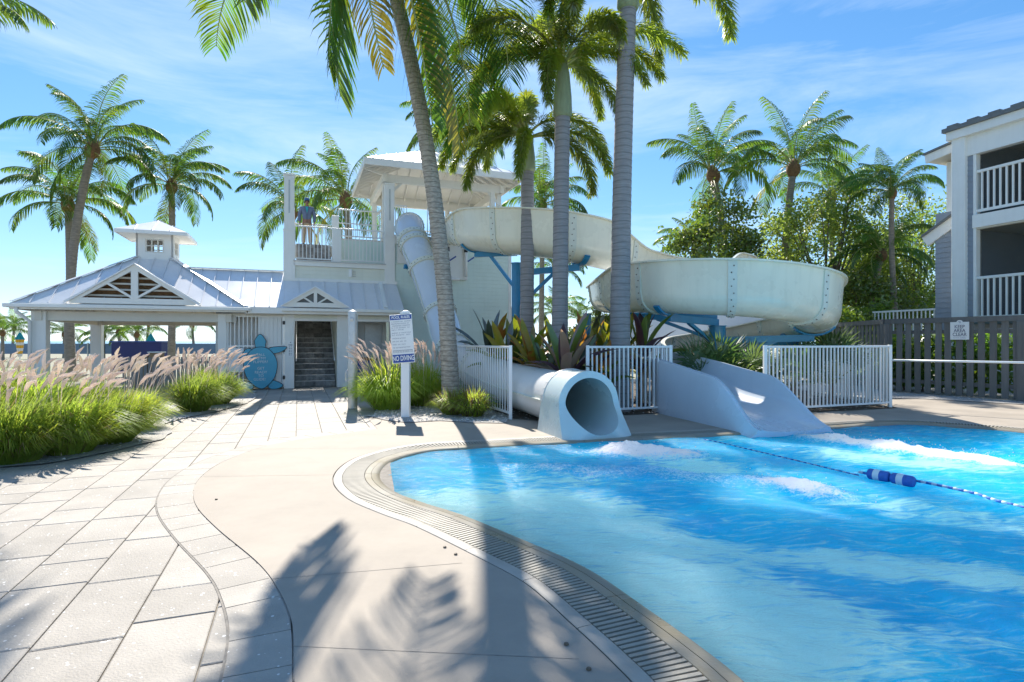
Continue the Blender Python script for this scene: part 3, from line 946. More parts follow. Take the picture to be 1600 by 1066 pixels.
def lap_siding(parent, a0, a1, b, z0, z1, mat, pitch=0.14, m=None, name='siding', flip=1):
    """lapped boards on a plane b = const of frame m (facing -b)"""
    mb = MB(m)
    z = z0; n = int(math.ceil((z1 - z0) / pitch))
    for i in range(n):
        za, zb = z0 + i * pitch, min(z1, z0 + (i + 1) * pitch)
        mb.add([(a0, b - 0.020 * flip, za), (a1, b - 0.020 * flip, za), (a1, b - 0.004 * flip, zb), (a0, b - 0.004 * flip, zb), (a0, b, za), (a1, b, za)],
               [(0, 1, 2, 3), (4, 5, 1, 0)])
    o = mb.build(name, mat, parent); o['kind'] = 'stuff'
    return o


def box_b(parent, name, a0, a1, b0, b1, z0, z1, mat, bevel=0.0, m=BM):
    return MB(m).box(a0, a1, b0, b1, z0, z1).build(name, mat, parent, bevel=bevel)


def railing(parent, p, q, z0, z1, mat, pitch=0.13, bw=0.024, rail=0.05, name='baluster', mid=None):
    """straight run of balusters between world points p and q (xy), rails at z0 and z1"""
    p = Vector((p[0], p[1], 0)); q = Vector((q[0], q[1], 0))
    d = (q - p); Ln = d.length; d.normalize(); rz = math.atan2(d.y, d.x)
    mb = MB(); mb.beam(p + Vector((0, 0, z1)), q + Vector((0, 0, z1)), rail, rail * 0.9)
    mb.build('top_rail', mat, parent, bevel=0.006)
    mb = MB(); mb.beam(p + Vector((0, 0, z0)), q + Vector((0, 0, z0)), rail * 0.8, rail * 0.8)
    mb.build('bottom_rail', mat, parent)
    if mid:
        mb = MB(); mb.beam(p + Vector((0, 0, mid)), q + Vector((0, 0, mid)), rail * 0.7, rail * 0.7)
        mb.build('middle_rail', mat, parent)
    me = MB().box(-bw / 2, bw / 2, -bw / 2, bw / 2, z0 + rail * .3, z1 - rail * .4).mesh(name, mat)
    n = max(2, int(round(Ln / pitch)))
    for i in range(n + 1):
        inst(name, me, parent, p + d * (Ln * i / n), rz)


# ------------------------------------------------------------------ pavilion
PV = empty('pavilion', Bw(-4.21, 2.45), 'open white pavilion with silver metal hip roof, small cupola and front gable', 'pavilion')
PC = (-4.21, 2.45); EH = 2.85; EZ = 2.53; SL = 0.70; CH = 0.5
ZT = EZ + (EH - CH) * SL


def pvp(x, y, z): return Bw(PC[0] + x, PC[1] + y, z)


for (sx, sy) in ((0, -1), (1, 0), (0, 1), (-1, 0)):
    def q(r, t, z): return pvp(sx * r - sy * t, sy * r + sx * t, z)
    roof_face(PV, [q(EH, -EH, EZ), q(EH, EH, EZ), q(CH, CH, ZT), q(CH, -CH, ZT)], mt['roof'])
    mb = MB(); mb.prism([q(EH - .04, -EH + .04, EZ - 0.12), q(EH - .04, EH - .04, EZ - 0.12), q(CH, CH, ZT - 0.15), q(CH, -CH, ZT - 0.15)], (0, 0, 0.02))
    mb.build('ceiling', mt['soffit'], PV)
    mb = MB(); mb.beam(q(EH + .01, -EH, EZ - .09), q(EH + .01, EH, EZ - .09), 0.035, 0.16); mb.build('fascia', mt['white'], PV)
    mb = MB(); mb.beam(q(EH + .085, -EH - .1, EZ - .075), q(EH + .085, EH + .1, EZ - .075), 0.11, 0.10); mb.build('gutter', mt['white'], PV, bevel=0.015)
    mb = MB(); mb.beam(q(EH - .5, -EH + .3, EZ - .33), q(EH - .5, EH - .3, EZ - .33), 0.16, 0.26); mb.build('header_beam', mt['soffit'], PV)
    for i in range(9):
        t = -EH + .35 + i * (2 * EH - .7) / 8
        r1 = max(abs(t), CH)
        mb = MB(); mb.beam(q(EH - .1, t, EZ - .16 + .04), q(r1, t, EZ + (EH - r1) * SL - .20), 0.05, 0.12); mb.build('rafter', mt['soffit'], PV)
    if sx or sy:
        e0, e1 = q(EH, EH, EZ + .035), q(CH, CH, ZT + .035)
        mb = MB(); mb.beam(e0, e1, 0.16, 0.02); mb.build('hip_cap', mt['roof'], PV)
for (x, y) in ((-1, -1), (-1, 1), (1, 1)):
    cx, cy = x * (EH - .5), y * (EH - .5)
    mb = MB(BM); mb.box(PC[0] + cx - .16, PC[0] + cx + .16, PC[1] + cy - .16, PC[1] + cy + .16, 0, EZ - .2)
    mb.box(PC[0] + cx - .20, PC[0] + cx + .20, PC[1] + cy - .20, PC[1] + cy + .20, 0, 0.25)
    mb.build('post', mt['white'], PV, bevel=0.01)
mb = MB(); dx, dy = -EH + .15, -EH - .06
mb.tube([pvp(dx, dy, EZ - .12), pvp(dx, dy + .02, EZ - .25), pvp(dx + .2, dy + .28, EZ - .5), pvp(dx + .2, dy + .28, 0.1)], 0.05, 8)
mb.build('downspout', mt['white'], PV, smooth=True)
# front gable
ga, gw, gb, gz, gh = -4.21, 1.52, -0.50, 2.60, 1.07
apex = Bw(ga, gb - .06, gz + gh); apb = Bw(ga, 1.20, gz + gh)
for s in (-1, 1):
    roof_face(PV, [Bw(ga + s * (gw + .14), gb - .06, gz - .06), apex + Vector((0, 0, .03)), apb + Vector((0, 0, .03))], mt['roof'], 0.9, seam=False)
    mb = MB(); mb.beam(Bw(ga + s * (gw + .10), gb, gz - .03), Bw(ga, gb, gz + gh - .03), 0.09, 0.17, V2 * -1 + Vector((0, 0, .001)))
    mb = MB(BM)
    p0 = Vector((ga + s * (gw + .16), gb, gz - .02)); p1 = Vector((ga, gb, gz + gh + .02))
    mb.prism([p0, p1, p1 - Vector((0, 0, .17)), p0 - Vector((s * .26, 0, .0))], (0, 0.07, 0)); mb.build('rake_board', mt['white'], PV)
    mb = MB(BM)
    mb.beam((ga + s * 0.03, gb + .05, gz + .10), (ga + s * 0.66, gb + .05, gz + .52), 0.06, 0.11, (0, -1, 0)); mb.build('truss_strut', mt['white'], PV)
box_b(PV, 'king_post', ga - .085, ga + .085, gb + .003, gb + .10, gz - .02, gz + gh - .12, mt['white'])
box_b(PV, 'bottom_chord', ga - gw, ga + gw, gb + .006, gb + .09, gz - .06, gz + .10, mt['white'])
mb = MB(BM); mb.prism([(ga - gw, gb + .35, gz), (ga + gw, gb + .35, gz), (ga, gb + .35, gz + gh - .05)], (0, .02, 0)); mb.build('gable_backing', mt['bronze'], PV)
for i in range(5):
    z = gz + .16 + i * .17; w = gw * (1 - (z - gz) / gh)
    box_b(PV, 'louvre', ga - w, ga + w, gb + .22, gb + .34, z, z + .05, mt['soffit'])
# cupola
cz = ZT - 0.12
mb = MB(BM); a, b = PC
hw = 0.52
WX, WZ0, WZ1 = 0.26, cz + .30, cz + .72
for (sx, sy) in ((0, -1), (1, 0), (0, 1), (-1, 0)):
    def q(r, t, z): return Vector((a + sx * r - sy * t, b + sy * r + sx * t, z))
    for (t0, t1, z0, z1) in ((-hw, -WX, cz, cz + .95), (WX, hw, cz, cz + .95), (-WX, WX, cz, WZ0), (-WX, WX, WZ1, cz + .95)):
        mb.prism([q(hw, t0, z0), q(hw, t1, z0), q(hw, t1, z1), q(hw, t0, z1)], q(hw - .06, 0, 0) - q(hw, 0, 0))
cup = mb.build('cupola', mt['white'], PV)
for (sx, sy) in ((0, -1), (1, 0), (0, 1), (-1, 0)):
    def q(r, t, z): return Vector((a + sx * r - sy * t, b + sy * r + sx * t, z))
    mb = MB(BM)
    for t in (-WX + .02, -.085, .085, WX - .02): mb.beam(q(hw - .03, t, WZ0), q(hw - .03, t, WZ1), 0.028, 0.04)
    for z in (WZ0 + .02, (WZ0 + WZ1) / 2, WZ1 - .02): mb.beam(q(hw - .032, -WX, z), q(hw - .032, WX, z), 0.036, 0.028)
    mb.build('cupola_window', mt['soffit'], cup)
    def qw(r, t, z): return BM @ q(r, t, z)
    ce = 0.98
    roof_face(cup, [qw(ce, -ce, cz + .93), qw(ce, ce, cz + .93), qw(0.01, 0.01, cz + 1.42), qw(0.01, -.01, cz + 1.42)], mt['roof'], 0.5)
    mb = MB(); mb.beam(qw(ce, -ce, cz + .87), qw(ce, ce, cz + .87), 0.03, 0.10); mb.build('cupola_fascia', mt['white'], cup)
    mb = MB(); mb.prism([qw(ce, -ce, cz + .84), qw(ce, ce, cz + .84), qw(hw, hw, cz + .90), qw(hw, -hw, cz + .90)], (0, 0, .02)); mb.build('cupola_soffit', mt['white'], cup)
    mb = MB(BM); mb.beam(q(hw + .03, -hw - .06, cz + .04), q(hw + .03, hw + .06, cz + .04), 0.04, 0.12); mb.build('cupola_base_trim', mt['white'], cup)

# ------------------------------------------------------------------ slide tower with ground floor
TW = empty('slide_tower', Bw(3.5, 2.0), 'white and mint slide tower with stair door, balcony and open roofed platform', 'tower')
# link roof between pavilion and tower, awning roof over the door
roof_face(TW, [Bw(-1.36, -.4, EZ), Bw(-.3, -.4, EZ), Bw(-.3, 1.45, EZ + 1.85 * SL), Bw(-3.2, 1.45, EZ + 1.85 * SL)], mt['roof'])
roof_face(TW, [Bw(-.3, 3.3, EZ), Bw(-3.2, 1.45, EZ + 1.85 * SL), Bw(-.3, 1.45, EZ + 1.85 * SL)], mt['roof'], seam=False)
roof_face(TW, [Bw(-.298, -.4, EZ), Bw(3.40, -.4, EZ), Bw(3.36, 1.03, EZ + 1.43 * SL), Bw(-.298, 1.03, EZ + 1.43 * SL)], mt['roof'])
mb = MB(); mb.beam(Bw(-3.25, 1.45, EZ + 1.85 * SL + .03), Bw(-.35, 1.45, EZ + 1.85 * SL + .03), 0.2, 0.03); mb.build('ridge_cap', mt['roof'], TW)
mb = MB(); mb.beam(Bw(2.80, -.36, EZ + .06), Bw(2.80, 1.0, EZ + 1.42 * SL + .02), 0.13, 0.05); mb.build('roof_flashing', mt['white'], TW)
mb = MB(); mb.beam(Bw(-1.3, -.39, EZ - .10), Bw(3.42, -.39, EZ - .10), 0.035, 0.17); mb.build('fascia', mt['white'], TW)
mb = MB(); mb.beam(Bw(-.35, -.47, EZ - .06), Bw(3.46, -.47, EZ - .06), 0.12, 0.10); mb.build('gutter', mt['white'], TW, bevel=0.015)
mb = MB(BM); mb.box(-1.4, 3.38, -.37, 0.0, EZ - .20, EZ - .17); mb.build('soffit', mt['soffit'], TW)
# ground-floor front wall around the openings
H1 = EZ - .20
for n_, a0, a1, z0, z1 in (('jamb', -.30, 0.0, 0, H1), ('jamb', 1.30, 1.76, 0, H1), ('jamb', 3.02, 3.34, 0, H1)):
    box_b(TW, n_, a0, a1, -.02, .26, z0, z1, mt['white'], 0.008)
box_b(TW, 'header', 0.0, 1.30, 0.0, .24, 2.14, H1, mt['white'])
box_b(TW, 'header', 1.76, 3.02, 0.0, .24, 2.14, H1, mt['white'])
box_b(TW, 'header_trim', 0.0, 3.02, -.016, 0.0, 2.22, 2.32, mt['cream'])
box_b(TW, 'side_wall', 3.12, 3.32, .26, 1.05, 0, 2.74, mt['white'])
# rear of the open bay, and link-building wall behind the gate
box_b(TW, 'bay_wall', 1.62, 3.10, 1.60, 1.70, 0, 3.3, mt['white'])
box_b(TW, 'bay_wall', 1.62, 1.70, .26, 1.60, 0, 2.74, mt['white'])
box_b(TW, 'bay_ceiling', 1.72, 3.12, .24, 1.6, 2.30, 2.33, mt['white'])
box_b(TW, 'bay_panel', 2.35, 2.95, 1.565, 1.598, 1.1, 2.1, mt['steel'])
box_b(TW, 'link_wall', -2.3, -.32, .62, .72, 0, EZ + .6, mt['white'])
box_b(TW, 'link_door', -1.18, -.45, .585, .618, 0.05, 2.08, mt['white2'], 0.01)
box_b(TW, 'link_post', -2.16, -1.92, -.04, .24, 0, H1, mt['white'], 0.008)
box_b(TW, 'link_header', -1.92, -.30, .0, .2, 2.28, H1 + .02, mt['soffit'])
# entrance gable
ga, gw, gb, gz, gh = 0.62, 0.92, -0.56, 2.60, 0.56
for s in (-1, 1):
    roof_face(TW, [Bw(ga + s * (gw + .1), gb - .05, gz - .03), Bw(ga, gb - .05, gz + gh + .04), Bw(ga, .47, gz + gh + .04)], mt['roof'], 0.9, seam=False)
    mb = MB(BM); p0 = Vector((ga + s * (gw + .1), gb, gz - .04)); p1 = Vector((ga, gb, gz + gh + .01))
    mb.prism([p0, p1, p1 - Vector((0, 0, .14)), p0 - Vector((s * .24, 0, 0))], (0, .06, 0)); mb.build('rake_board', mt['white'], TW)
    mb = MB(BM); mb.beam((ga + s * .05, gb + .05, gz + .06), (ga + s * .42, gb + .05, gz + .30), 0.05, 0.07, (0, -1, 0)); mb.build('truss_strut', mt['white'], TW)
mb = MB(BM); mb.prism([(ga - gw, gb + .09, gz - .02), (ga + gw, gb + .09, gz - .02), (ga, gb + .09, gz + gh)], (0, .02, 0)); mb.build('gable_backing', mt['darkgrey'], TW)
box_b(TW, 'king_post', ga - .05, ga + .05, gb + .004, gb + .07, gz, gz + gh - .08, mt['white'])
mb = MB(BM); mb.prism([(ga - gw, gb + .008, gz - .05), (ga + gw, gb + .008, gz - .05), (ga + gw - .22, gb + .008, gz + .09), (ga - gw + .22, gb + .008, gz + .09)], (0, .06, 0)); mb.build('bottom_chord', mt['white'], TW)
# inside stair: stone blocks, one by one
stair = box_b(TW, 'stair', 0.02, 1.28, .5, 5.0, -0.02, 0.0, mt['stone'])
blk = MB().box(-.5, .5, 0, 1, 0, 1).mesh('stone_block', mt['stone'])
for i in range(15):
    z0 = 0.02 + i * 0.178; b0 = 0.52 + i * 0.27
    for k in range(4):
        cx = 0.02 + (k + .5) * 1.26 / 4
        p = Bw(cx, b0 + pr.uniform(-.004, .008), z0)
        inst('stone_block', blk, stair, p, BROT, (1.26 / 4 - 0.012, 0.30, 0.160))
    mb = MB(BM); mb.box(0.0, 1.29, b0 + .06, b0 + .9, z0 - .3, z0 + .150); mb.build('stair_core', mt['stone'], stair)
    mb = MB(BM); mb.box(0.03, 1.27, b0 - .015, b0 + .05, z0 + .162, z0 + .178); mb.build('stair_strip', mt['palegrey'] if i < 9 else mt['stone'], stair)  # pale edge strips on the lower steps, stone-coloured above
for a0 in (-.06, 1.30):
    box_b(TW, 'stairwell_wall', a0, a0 + .05, .26, 1.06, 0, 2.75, mt['cream'])
    box_b(TW, 'stairwell_wall', a0, a0 + .05, 1.062, 4.6, 0, 4.1, mt['cream'])
for a0 in (0.06, 1.24):
    mb = MB(); mb.tube([Bw(a0, .35, .86), Bw(a0, .50, .92), Bw(a0, 2.9, .92 + 2.4 * .66)], 0.02, 8); mb.build('handrail', mt['white2'], TW, smooth=True)
# notice board on the jamb
nb = MB(BM).box(-.20, -.02, -.045, -.022, 0.98, 1.50).build('notice_board', mt['white2'], TW)
mb = MB(BM)
mb.box(-.125, -.095, -.0475, -.046, 1.44, 1.47)
for i in range(2): mb.box(-.17, -.05, -.0475, -.046, 1.385 - i * .03, 1.397 - i * .03)
for i in range(6):
    mb.box(-.16, -.13, -.0475, -.046, 1.30 - i * .05, 1.325 - i * .05); mb.box(-.115, -.06, -.0475, -.046, 1.305 - i * .05, 1.318 - i * .05)
mb.build('print', mt['signtext'], nb)
mb = MB(BM); mb.box(1.70, 1.74, -.045, -.02, 1.12, 1.17); mb.box(1.70, 1.74, -.045, -.02, 1.02, 1.07); mb.build('switch', mt['black'], TW)
# upper front wall
lap_siding(TW, 0.0, 2.96, 1.05, 3.60, 4.06, mt['cream'], m=BM)
box_b(TW, 'upper_wall', -.1, 3.1, 1.055, 1.25, 3.2, 4.12, mt['cream'])
box_b(TW, 'base_trim', -.36, 3.40, .975, 1.05, 3.50, 3.60, mt['white'])
box_b(TW, 'deck_band', -.02, 2.98, .98, 1.06, 4.02, 4.17, mt['white'])
box_b(TW, 'deck_edge', -.04, 3.0, .93, 1.10, 4.172, 4.20, mt['steel'])
box_b(TW, 'balcony_floor', -.1, 3.12, 1.08, 3.0, 4.12, 4.19, mt['soffit'])
mb = MB(BM); mb.box(1.74, 1.86, 1.0, 1.045, 3.70, 3.98); mb.build('wall_lamp', mt['white2'], TW, bevel=0.015)
mb = MB(BM)
for i in range(4): mb.box(1.87, 1.98, 1.01, 1.04, 3.72 + i * .06, 3.735 + i * .06)
mb.build('wall_lamp_bracket', mt['steel'], TW)
for a0, bz in ((-.34, 3.52), (2.96, 3.52)):
    p = box_b(TW, 'pillar', a0, a0 + .36, .98, 1.34, bz, 5.2, mt['white'], 0.006)
    box_b(TW, 'pillar_shaft', a0 + .02, a0 + .34, 1.0, 1.32, 5.2, 7.0, mt['white'], 0.006)
    box_b(p, 'pillar_collar', a0 - .01, a0 + .37, .97, 1.35, 5.17, 5.22, mt['white'])
    box_b(p, 'pillar_cap', a0 - .005, a0 + .365, .975, 1.345, 7.0, 7.07, mt['white'], 0.01)
    box_b(p, 'pillar_groove', a0 + .155, a0 + .205, .994, 1.006, 5.75, 6.85, mt['steel'])
railing(TW, Bw(0.02, 1.10), Bw(1.22, 1.10), 4.28, 5.36, mt['white2'], 0.125)
railing(TW, Bw(1.50, 1.10), Bw(2.96, 1.10), 4.28, 5.36, mt['white2'], 0.125)
box_b(TW, 'balcony_post', 1.22, 1.50, 1.02, 1.30, 4.17, 5.36, mt['white'], 0.008)
box_b(TW, 'balcony_post', 1.24, 1.48, 1.9, 2.14, 4.17, 5.98, mt['white'], 0.008)
# stone steps up to the landing
for i in range(5):
    for k in range(4):
        mb = MB(BM); w = 1.16 / 4
        mb.box(0.05 + k * w + .005, 0.05 + (k + 1) * w - .005, 1.55 + i * .26, 2.75, 4.19 + i * .165, 4.19 + (i + 1) * .165 - .01)
        mb.build('stone_step', mt['stone'], TW)
box_b(TW, 'landing', -.1, 1.3, 2.76, 4.2, 4.7, 5.0, mt['soffit'])
railing(TW, Bw(-.02, 1.5), Bw(-.02, 4.1), 5.1, 6.02, mt['white2'], 0.14)
railing(TW, Bw(0.0, 4.1), Bw(1.3, 4.1), 5.1, 6.02, mt['white2'], 0.14)
# platform block
PFZ = 5.2
lap_siding(TW, 3.34, 7.66, 1.05, 0.0, PFZ - .25, mt['mint'], m=BM)
box_b(TW, 'tower_wall', 3.30, 7.68, 1.055, 5.4, 0, PFZ - .02, mt['mint'])
box_b(TW, 'platform_band', 3.28, 7.72, 1.0, 1.05, PFZ - .25, PFZ, mt['white'])
box_b(TW, 'corner_board', 7.60, 7.72, 1.02, 1.05, 0, PFZ - .25, mt['white'])
box_b(TW, 'platform_floor', 1.5, 7.75, 2.4, 5.5, PFZ, PFZ + .06, mt['soffit'])
box_b(TW, 'platform_floor', 3.28, 7.75, 1.0, 2.4, PFZ + .002, PFZ + .062, mt['soffit'])
box_b(TW, 'platform_wall', 1.5, 3.3, 2.4, 2.5, 4.19, PFZ, mt['mint'])
railing(TW, Bw(1.5, 2.42), Bw(3.1, 2.42), PFZ + .15, PFZ + 1.12, mt['white2'], 0.13, mid=PFZ + .62)
railing(TW, Bw(3.35, 1.10), Bw(3.75, 1.10), PFZ + .15, PFZ + 1.12, mt['white2'], 0.10)
railing(TW, Bw(4.5, 1.10), Bw(5.0, 1.10), PFZ + .15, PFZ + 1.12, mt['white2'], 0.10)
railing(TW, Bw(3.4, 5.4), Bw(7.6, 5.4), PFZ + .15, PFZ + 1.12, mt['white2'], 0.14)
railing(TW, Bw(6.0, 1.10), Bw(7.6, 1.10), PFZ + .15, PFZ + 1.12, mt['white2'], 0.13)
# lower annex at the right corner
box_b(TW, 'annex_wall', 7.70, 8.5, 1.4, 3.0, 0, 2.75, mt['mint'])
lap_siding(TW, 7.74, 8.4, 1.40, 0.0, 2.7, mt['mint'], m=BM)
box_b(TW, 'annex_corner', 7.70, 7.80, 1.33, 1.40, 0, 2.78, mt['white'])
box_b(TW, 'annex_cap', 7.68, 8.55, 1.32, 3.05, 2.75, 2.83, mt['white'])
# platform roof
r0a, r1a, r0b, r1b, rz, rt = 2.22, 7.95, 0.42, 5.15, 7.70, 8.95
ca, cb = (r0a + r1a) / 2, (r0b + r1b) / 2
A_, B_ = Bw(ca - .4, cb, rt), Bw(ca + .4, cb, rt)
c00, c10, c11, c01 = Bw(r0a, r0b, rz), Bw(r1a, r0b, rz), Bw(r1a, r1b, rz), Bw(r0a, r1b, rz)
roof_face(TW, [c00, c10, B_, A_], mt['roof']); roof_face(TW, [c10, c11, B_], mt['roof'])
roof_face(TW, [c11, c01, A_, B_], mt['roof']); roof_face(TW, [c01, c00, A_], mt['roof'])
for p, q_, s, t in ((c00, c10, 'f', 0), (c10, c11, 'r', 0), (c11, c01, 'b', 0), (c01, c00, 'l', 0)):
    mb = MB(); mb.beam(p + Vector((0, 0, -.11)), q_ + Vector((0, 0, -.11)), 0.05, 0.24); mb.build('platform_fascia', mt['white'], TW)
mb = MB()
for P4 in ([c00, c10, B_, A_], [c10, c11, B_], [c11, c01, A_, B_], [c01, c00, A_]):
    mb.prism([p + Vector((0, 0, -.10)) for p in P4], (0, 0, .015))
mb.build('platform_ceiling', mt['white'], TW)
for i in range(12):
    t = (i + .5) / 12
    a = lerp(r0a, r1a, t)
    for b0, sgn in ((r0b, 1), (r1b, -1)):
        run = min(cb - r0b, abs(a - r0a) * (cb - r0b) / (ca - .4 - r0a) if a < ca - .4 else (abs(r1a - a) * (cb - r0b) / (r1a - ca - .4) if a > ca + .4 else 99))
        k = run / (cb - r0b)
        mb = MB(); mb.beam(Bw(a, b0, rz - .14), Bw(a, b0 + sgn * run * .98, rz - .14 + (rt - rz) * k * .98), 0.05, 0.13); mb.build('rafter', mt['white'], TW)
for i in range(10):
    t = (i + .5) / 10; b = lerp(r0b, r1b, t)
    for a0, sgn in ((r0a, 1), (r1a, -1)):
        run = (ca - .4 - r0a) * min(1, min(b - r0b, r1b - b) / (cb - r0b)); k = run / (ca - .4 - r0a)
        mb = MB(); mb.beam(Bw(a0, b, rz - .14), Bw(a0 + sgn * run * .98, b, rz - .14 + (rt - rz) * k * .98), 0.05, 0.13); mb.build('rafter', mt['white'], TW)
for (a0, a1, b0, b1) in ((3.0, 7.4, 1.25, 1.41), (3.0, 7.4, 4.85, 5.01), (2.92, 3.08, 1.2, 5.05), (7.34, 7.50, 1.2, 5.05)):
    box_b(TW, 'platform_beam', a0, a1, b0, b1, 7.16, 7.44, mt['white'])
for (a, b) in ((3.05, 1.55), (3.05, 4.6), (3.45, 4.93), (7.05, 1.33), (7.42, 1.65), (7.05, 4.93), (7.42, 4.6), (6.2, 4.93)):
    box_b(TW, 'platform_post', a - .085, a + .085, b - .085, b + .085, PFZ, 7.18, mt['white'], 0.006)
for (a, b, da) in ((3.05, 1.33, 1), (7.42, 1.33, -1), (3.05, 4.93, 1), (7.42, 4.93, -1)):
    mb = MB(); mb.beam(Bw(a, b, 6.65), Bw(a + da * .55, b, 7.18), 0.07, 0.09); mb.build('knee_brace', mt['white'], TW)
    mb = MB(); mb.beam(Bw(a, b, 7.42), Bw(a - da * .75, b, 7.62), 0.07, 0.09); mb.build('eave_brace', mt['white'], TW)
# slide start panels and plumbing
box_b(TW, 'slide_start_panel', 3.40, 3.95, .96, 1.02, 4.25, 5.0, mt['white'])
box_b(TW, 'slide_start_panel', 4.95, 5.95, .90, 1.02, 3.75, 5.0, mt['white'])
for a in (4.02, 5.18, 5.86):
    mb = MB(BM); mb.tube([(a, .80, 4.85), (a, .80, 3.85)], 0.055, 10); pp_ = mb.build('water_pipe', mt['white2'], TW, smooth=True)
    mb = MB(BM); mb.tube([(a, .80, 4.90), (a, .80, 4.74)], 0.066, 10); mb.build('pipe_coupling', mt['black'], pp_)
    mb = MB(BM); mb.beam((a + .05, .72, 4.40), (a + .28, .70, 4.56), 0.03, 0.05); mb.build('valve_handle', mt['signblue'], pp_)
for a0, a1 in ((4.02, 4.42), (5.18, 5.62)):
    mb = MB(BM); mb.tube([(a0, .80, 3.88), (a0 + .02, .80, 3.78), (a0 + .08, .80, 3.74), (a1, .80, 3.74)], 0.05, 10); mb.build('water_pipe', mt['white2'], TW, smooth=True)

# gate with bars beside the door
GT = empty('bar_gate', Bw(-1.1, 0.0), 'white metal bar gate with black hinges left of stair door', 'gate')
for z in (0.12, 1.32, 2.24):
    box_b(GT, 'gate_rail', -1.90, -.34, .02, .06, z, z + .05, mt['white2'])
for a in (-1.92, -.36):
    box_b(GT, 'gate_stile', a, a + .05, .015, .065, 0.05, 2.32, mt['white2'])
gbm = MB().box(-.016, .016, -.016, .016, .1, 2.26).mesh('gate_bar', mt['white2'])
for i in range(13):
    inst('gate_bar', gbm, GT, Bw(-1.82 + i * .118, .04, 0), BROT)
box_b(GT, 'gate_sheet', -1.05, -.37, .062, .072, 0.1, 2.24, mt['white2'])
for z in (.30, 1.16, 2.02):
    box_b(GT, 'hinge', -.34, -.27, -.045, .02, z, z + .11, mt['black'], 0.008)
box_b(GT, 'notice', -1.86, -1.45, .0, .012, .55, 1.28, mt['white2'])

# ------------------------------------------------------------------ grey building on the right
HB = Vector((13.55, 17.0, 0))
HM = Matrix(((V2.x, -U2.x, 0, HB.x), (V2.y, -U2.y, 0, HB.y), (0, 0, 1, 0), (0, 0, 0, 1)))   # local x runs away from the camera, local -y faces it (towards +u is inside)
# local frame: x = along v (away), y = -u ; inside of building is y < 0
HS = empty('grey_house', HB, 'two storey blue grey house with white trim and screened balconies behind dark fence', 'house')


def hb(name, x0, x1, y0, y1, z0, z1, mat, bevel=0.0, parent=None):
    return MB(HM).box(x0, x1, y0, y1, z0, z1).build(name, mat, parent or HS, bevel=bevel)


hb('corner_post', -.02, .36, -.30, 0.06, 0, 7.72, mt['white'], 0.01)
# side strip of siding right of the post
def hsiding(x0, x1, y, z0, z1, pitch=0.16):
    mb = MB(HM); n = int((z1 - z0) / pitch)
    for i in range(n):
        za, zb = z0 + i * pitch, z0 + (i + 1) * pitch
        mb.add([(x0, y + .02, za), (x1, y + .02, za), (x1, y + .004, zb), (x0, y + .004, zb), (x0, y, za), (x1, y, za)], [(0, 1, 2, 3), (4, 5, 1, 0)])
    o = mb.build('siding', mt['siding'], HS); o['kind'] = 'stuff'


hsiding(-.17, -.02, -.08, 0, 7.4)
hb('side_wall', -.17, -.02, -.4, -.082, 0, 7.4, mt['siding'])
for (z0, z1) in ((2.0, 4.85), (5.22, 7.4)):
    hb('porch_frame', -.25, -.17, -.30, -.06, z0, z1, mt['white'], 0.005)
hb('floor_band', -4.5, -.17, -.34, -.02, 4.84, 5.22, mt['white'])
hb('roof_band', -4.5, .40, -.34, -.03, 7.02, 7.60, mt['white'])
mb = MB(HM); mb.box(-4.5, .46, -3, .14, 7.60, 7.85); mb.build('eave_fascia', mt['white'], HS)
mb = MB(HM); mb.box(-4.5, .54, -3, .22, 7.852, 7.97); mb.build('roof_edge', mt['darkgrey'], HS)
for i in range(6):
    mb = MB(HM); x = .40 - i * .55
    mb.box(x - .30, x, -2.6, .20, 7.975, 8.02 + .01); mb.build('roof_shingle', mt['darkgrey'], HS)
# screened porch interiors
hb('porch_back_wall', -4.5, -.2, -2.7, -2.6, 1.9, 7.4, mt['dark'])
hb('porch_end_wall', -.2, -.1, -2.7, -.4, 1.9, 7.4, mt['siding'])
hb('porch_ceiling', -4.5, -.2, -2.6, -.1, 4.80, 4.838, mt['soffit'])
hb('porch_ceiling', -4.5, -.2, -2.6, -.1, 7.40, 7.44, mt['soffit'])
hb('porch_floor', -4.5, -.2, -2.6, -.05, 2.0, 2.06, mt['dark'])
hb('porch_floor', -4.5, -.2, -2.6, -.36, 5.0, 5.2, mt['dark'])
for z in (2.05, 5.2):
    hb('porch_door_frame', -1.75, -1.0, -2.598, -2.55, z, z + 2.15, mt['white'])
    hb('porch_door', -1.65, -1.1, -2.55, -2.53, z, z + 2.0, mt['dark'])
sh = hb('louvre_shutter', -.75, -.40, -2.598, -2.56, 2.9, 4.6, mt['soffit'])
for i in range(14):
    hb('shutter_slat', -.72, -.43, -2.56, -2.53, 2.95 + i * .116, 3.03 + i * .116, mt['siding'], parent=sh)
for z0 in (2.18, 5.32):
    mb = MB(HM); mb.box(-4.4, -.25, -.17, -.09, z0 + 1.14, z0 + 1.22); mb.build('balcony_rail', mt['white'], HS, bevel=0.008)
    mb = MB(HM); mb.box(-4.4, -.25, -.16, -.10, z0 - .02, z0 + .06); mb.build('balcony_rail', mt['white'], HS)
    bal = MB().box(-.022, .022, -.022, .022, z0 + .05, z0 + 1.15).mesh('baluster', mt['white'])
    for i in range(17):
        inst('baluster', bal, HS, HM @ Vector((-.37 - i * .155, -.13, 0)), BROT)
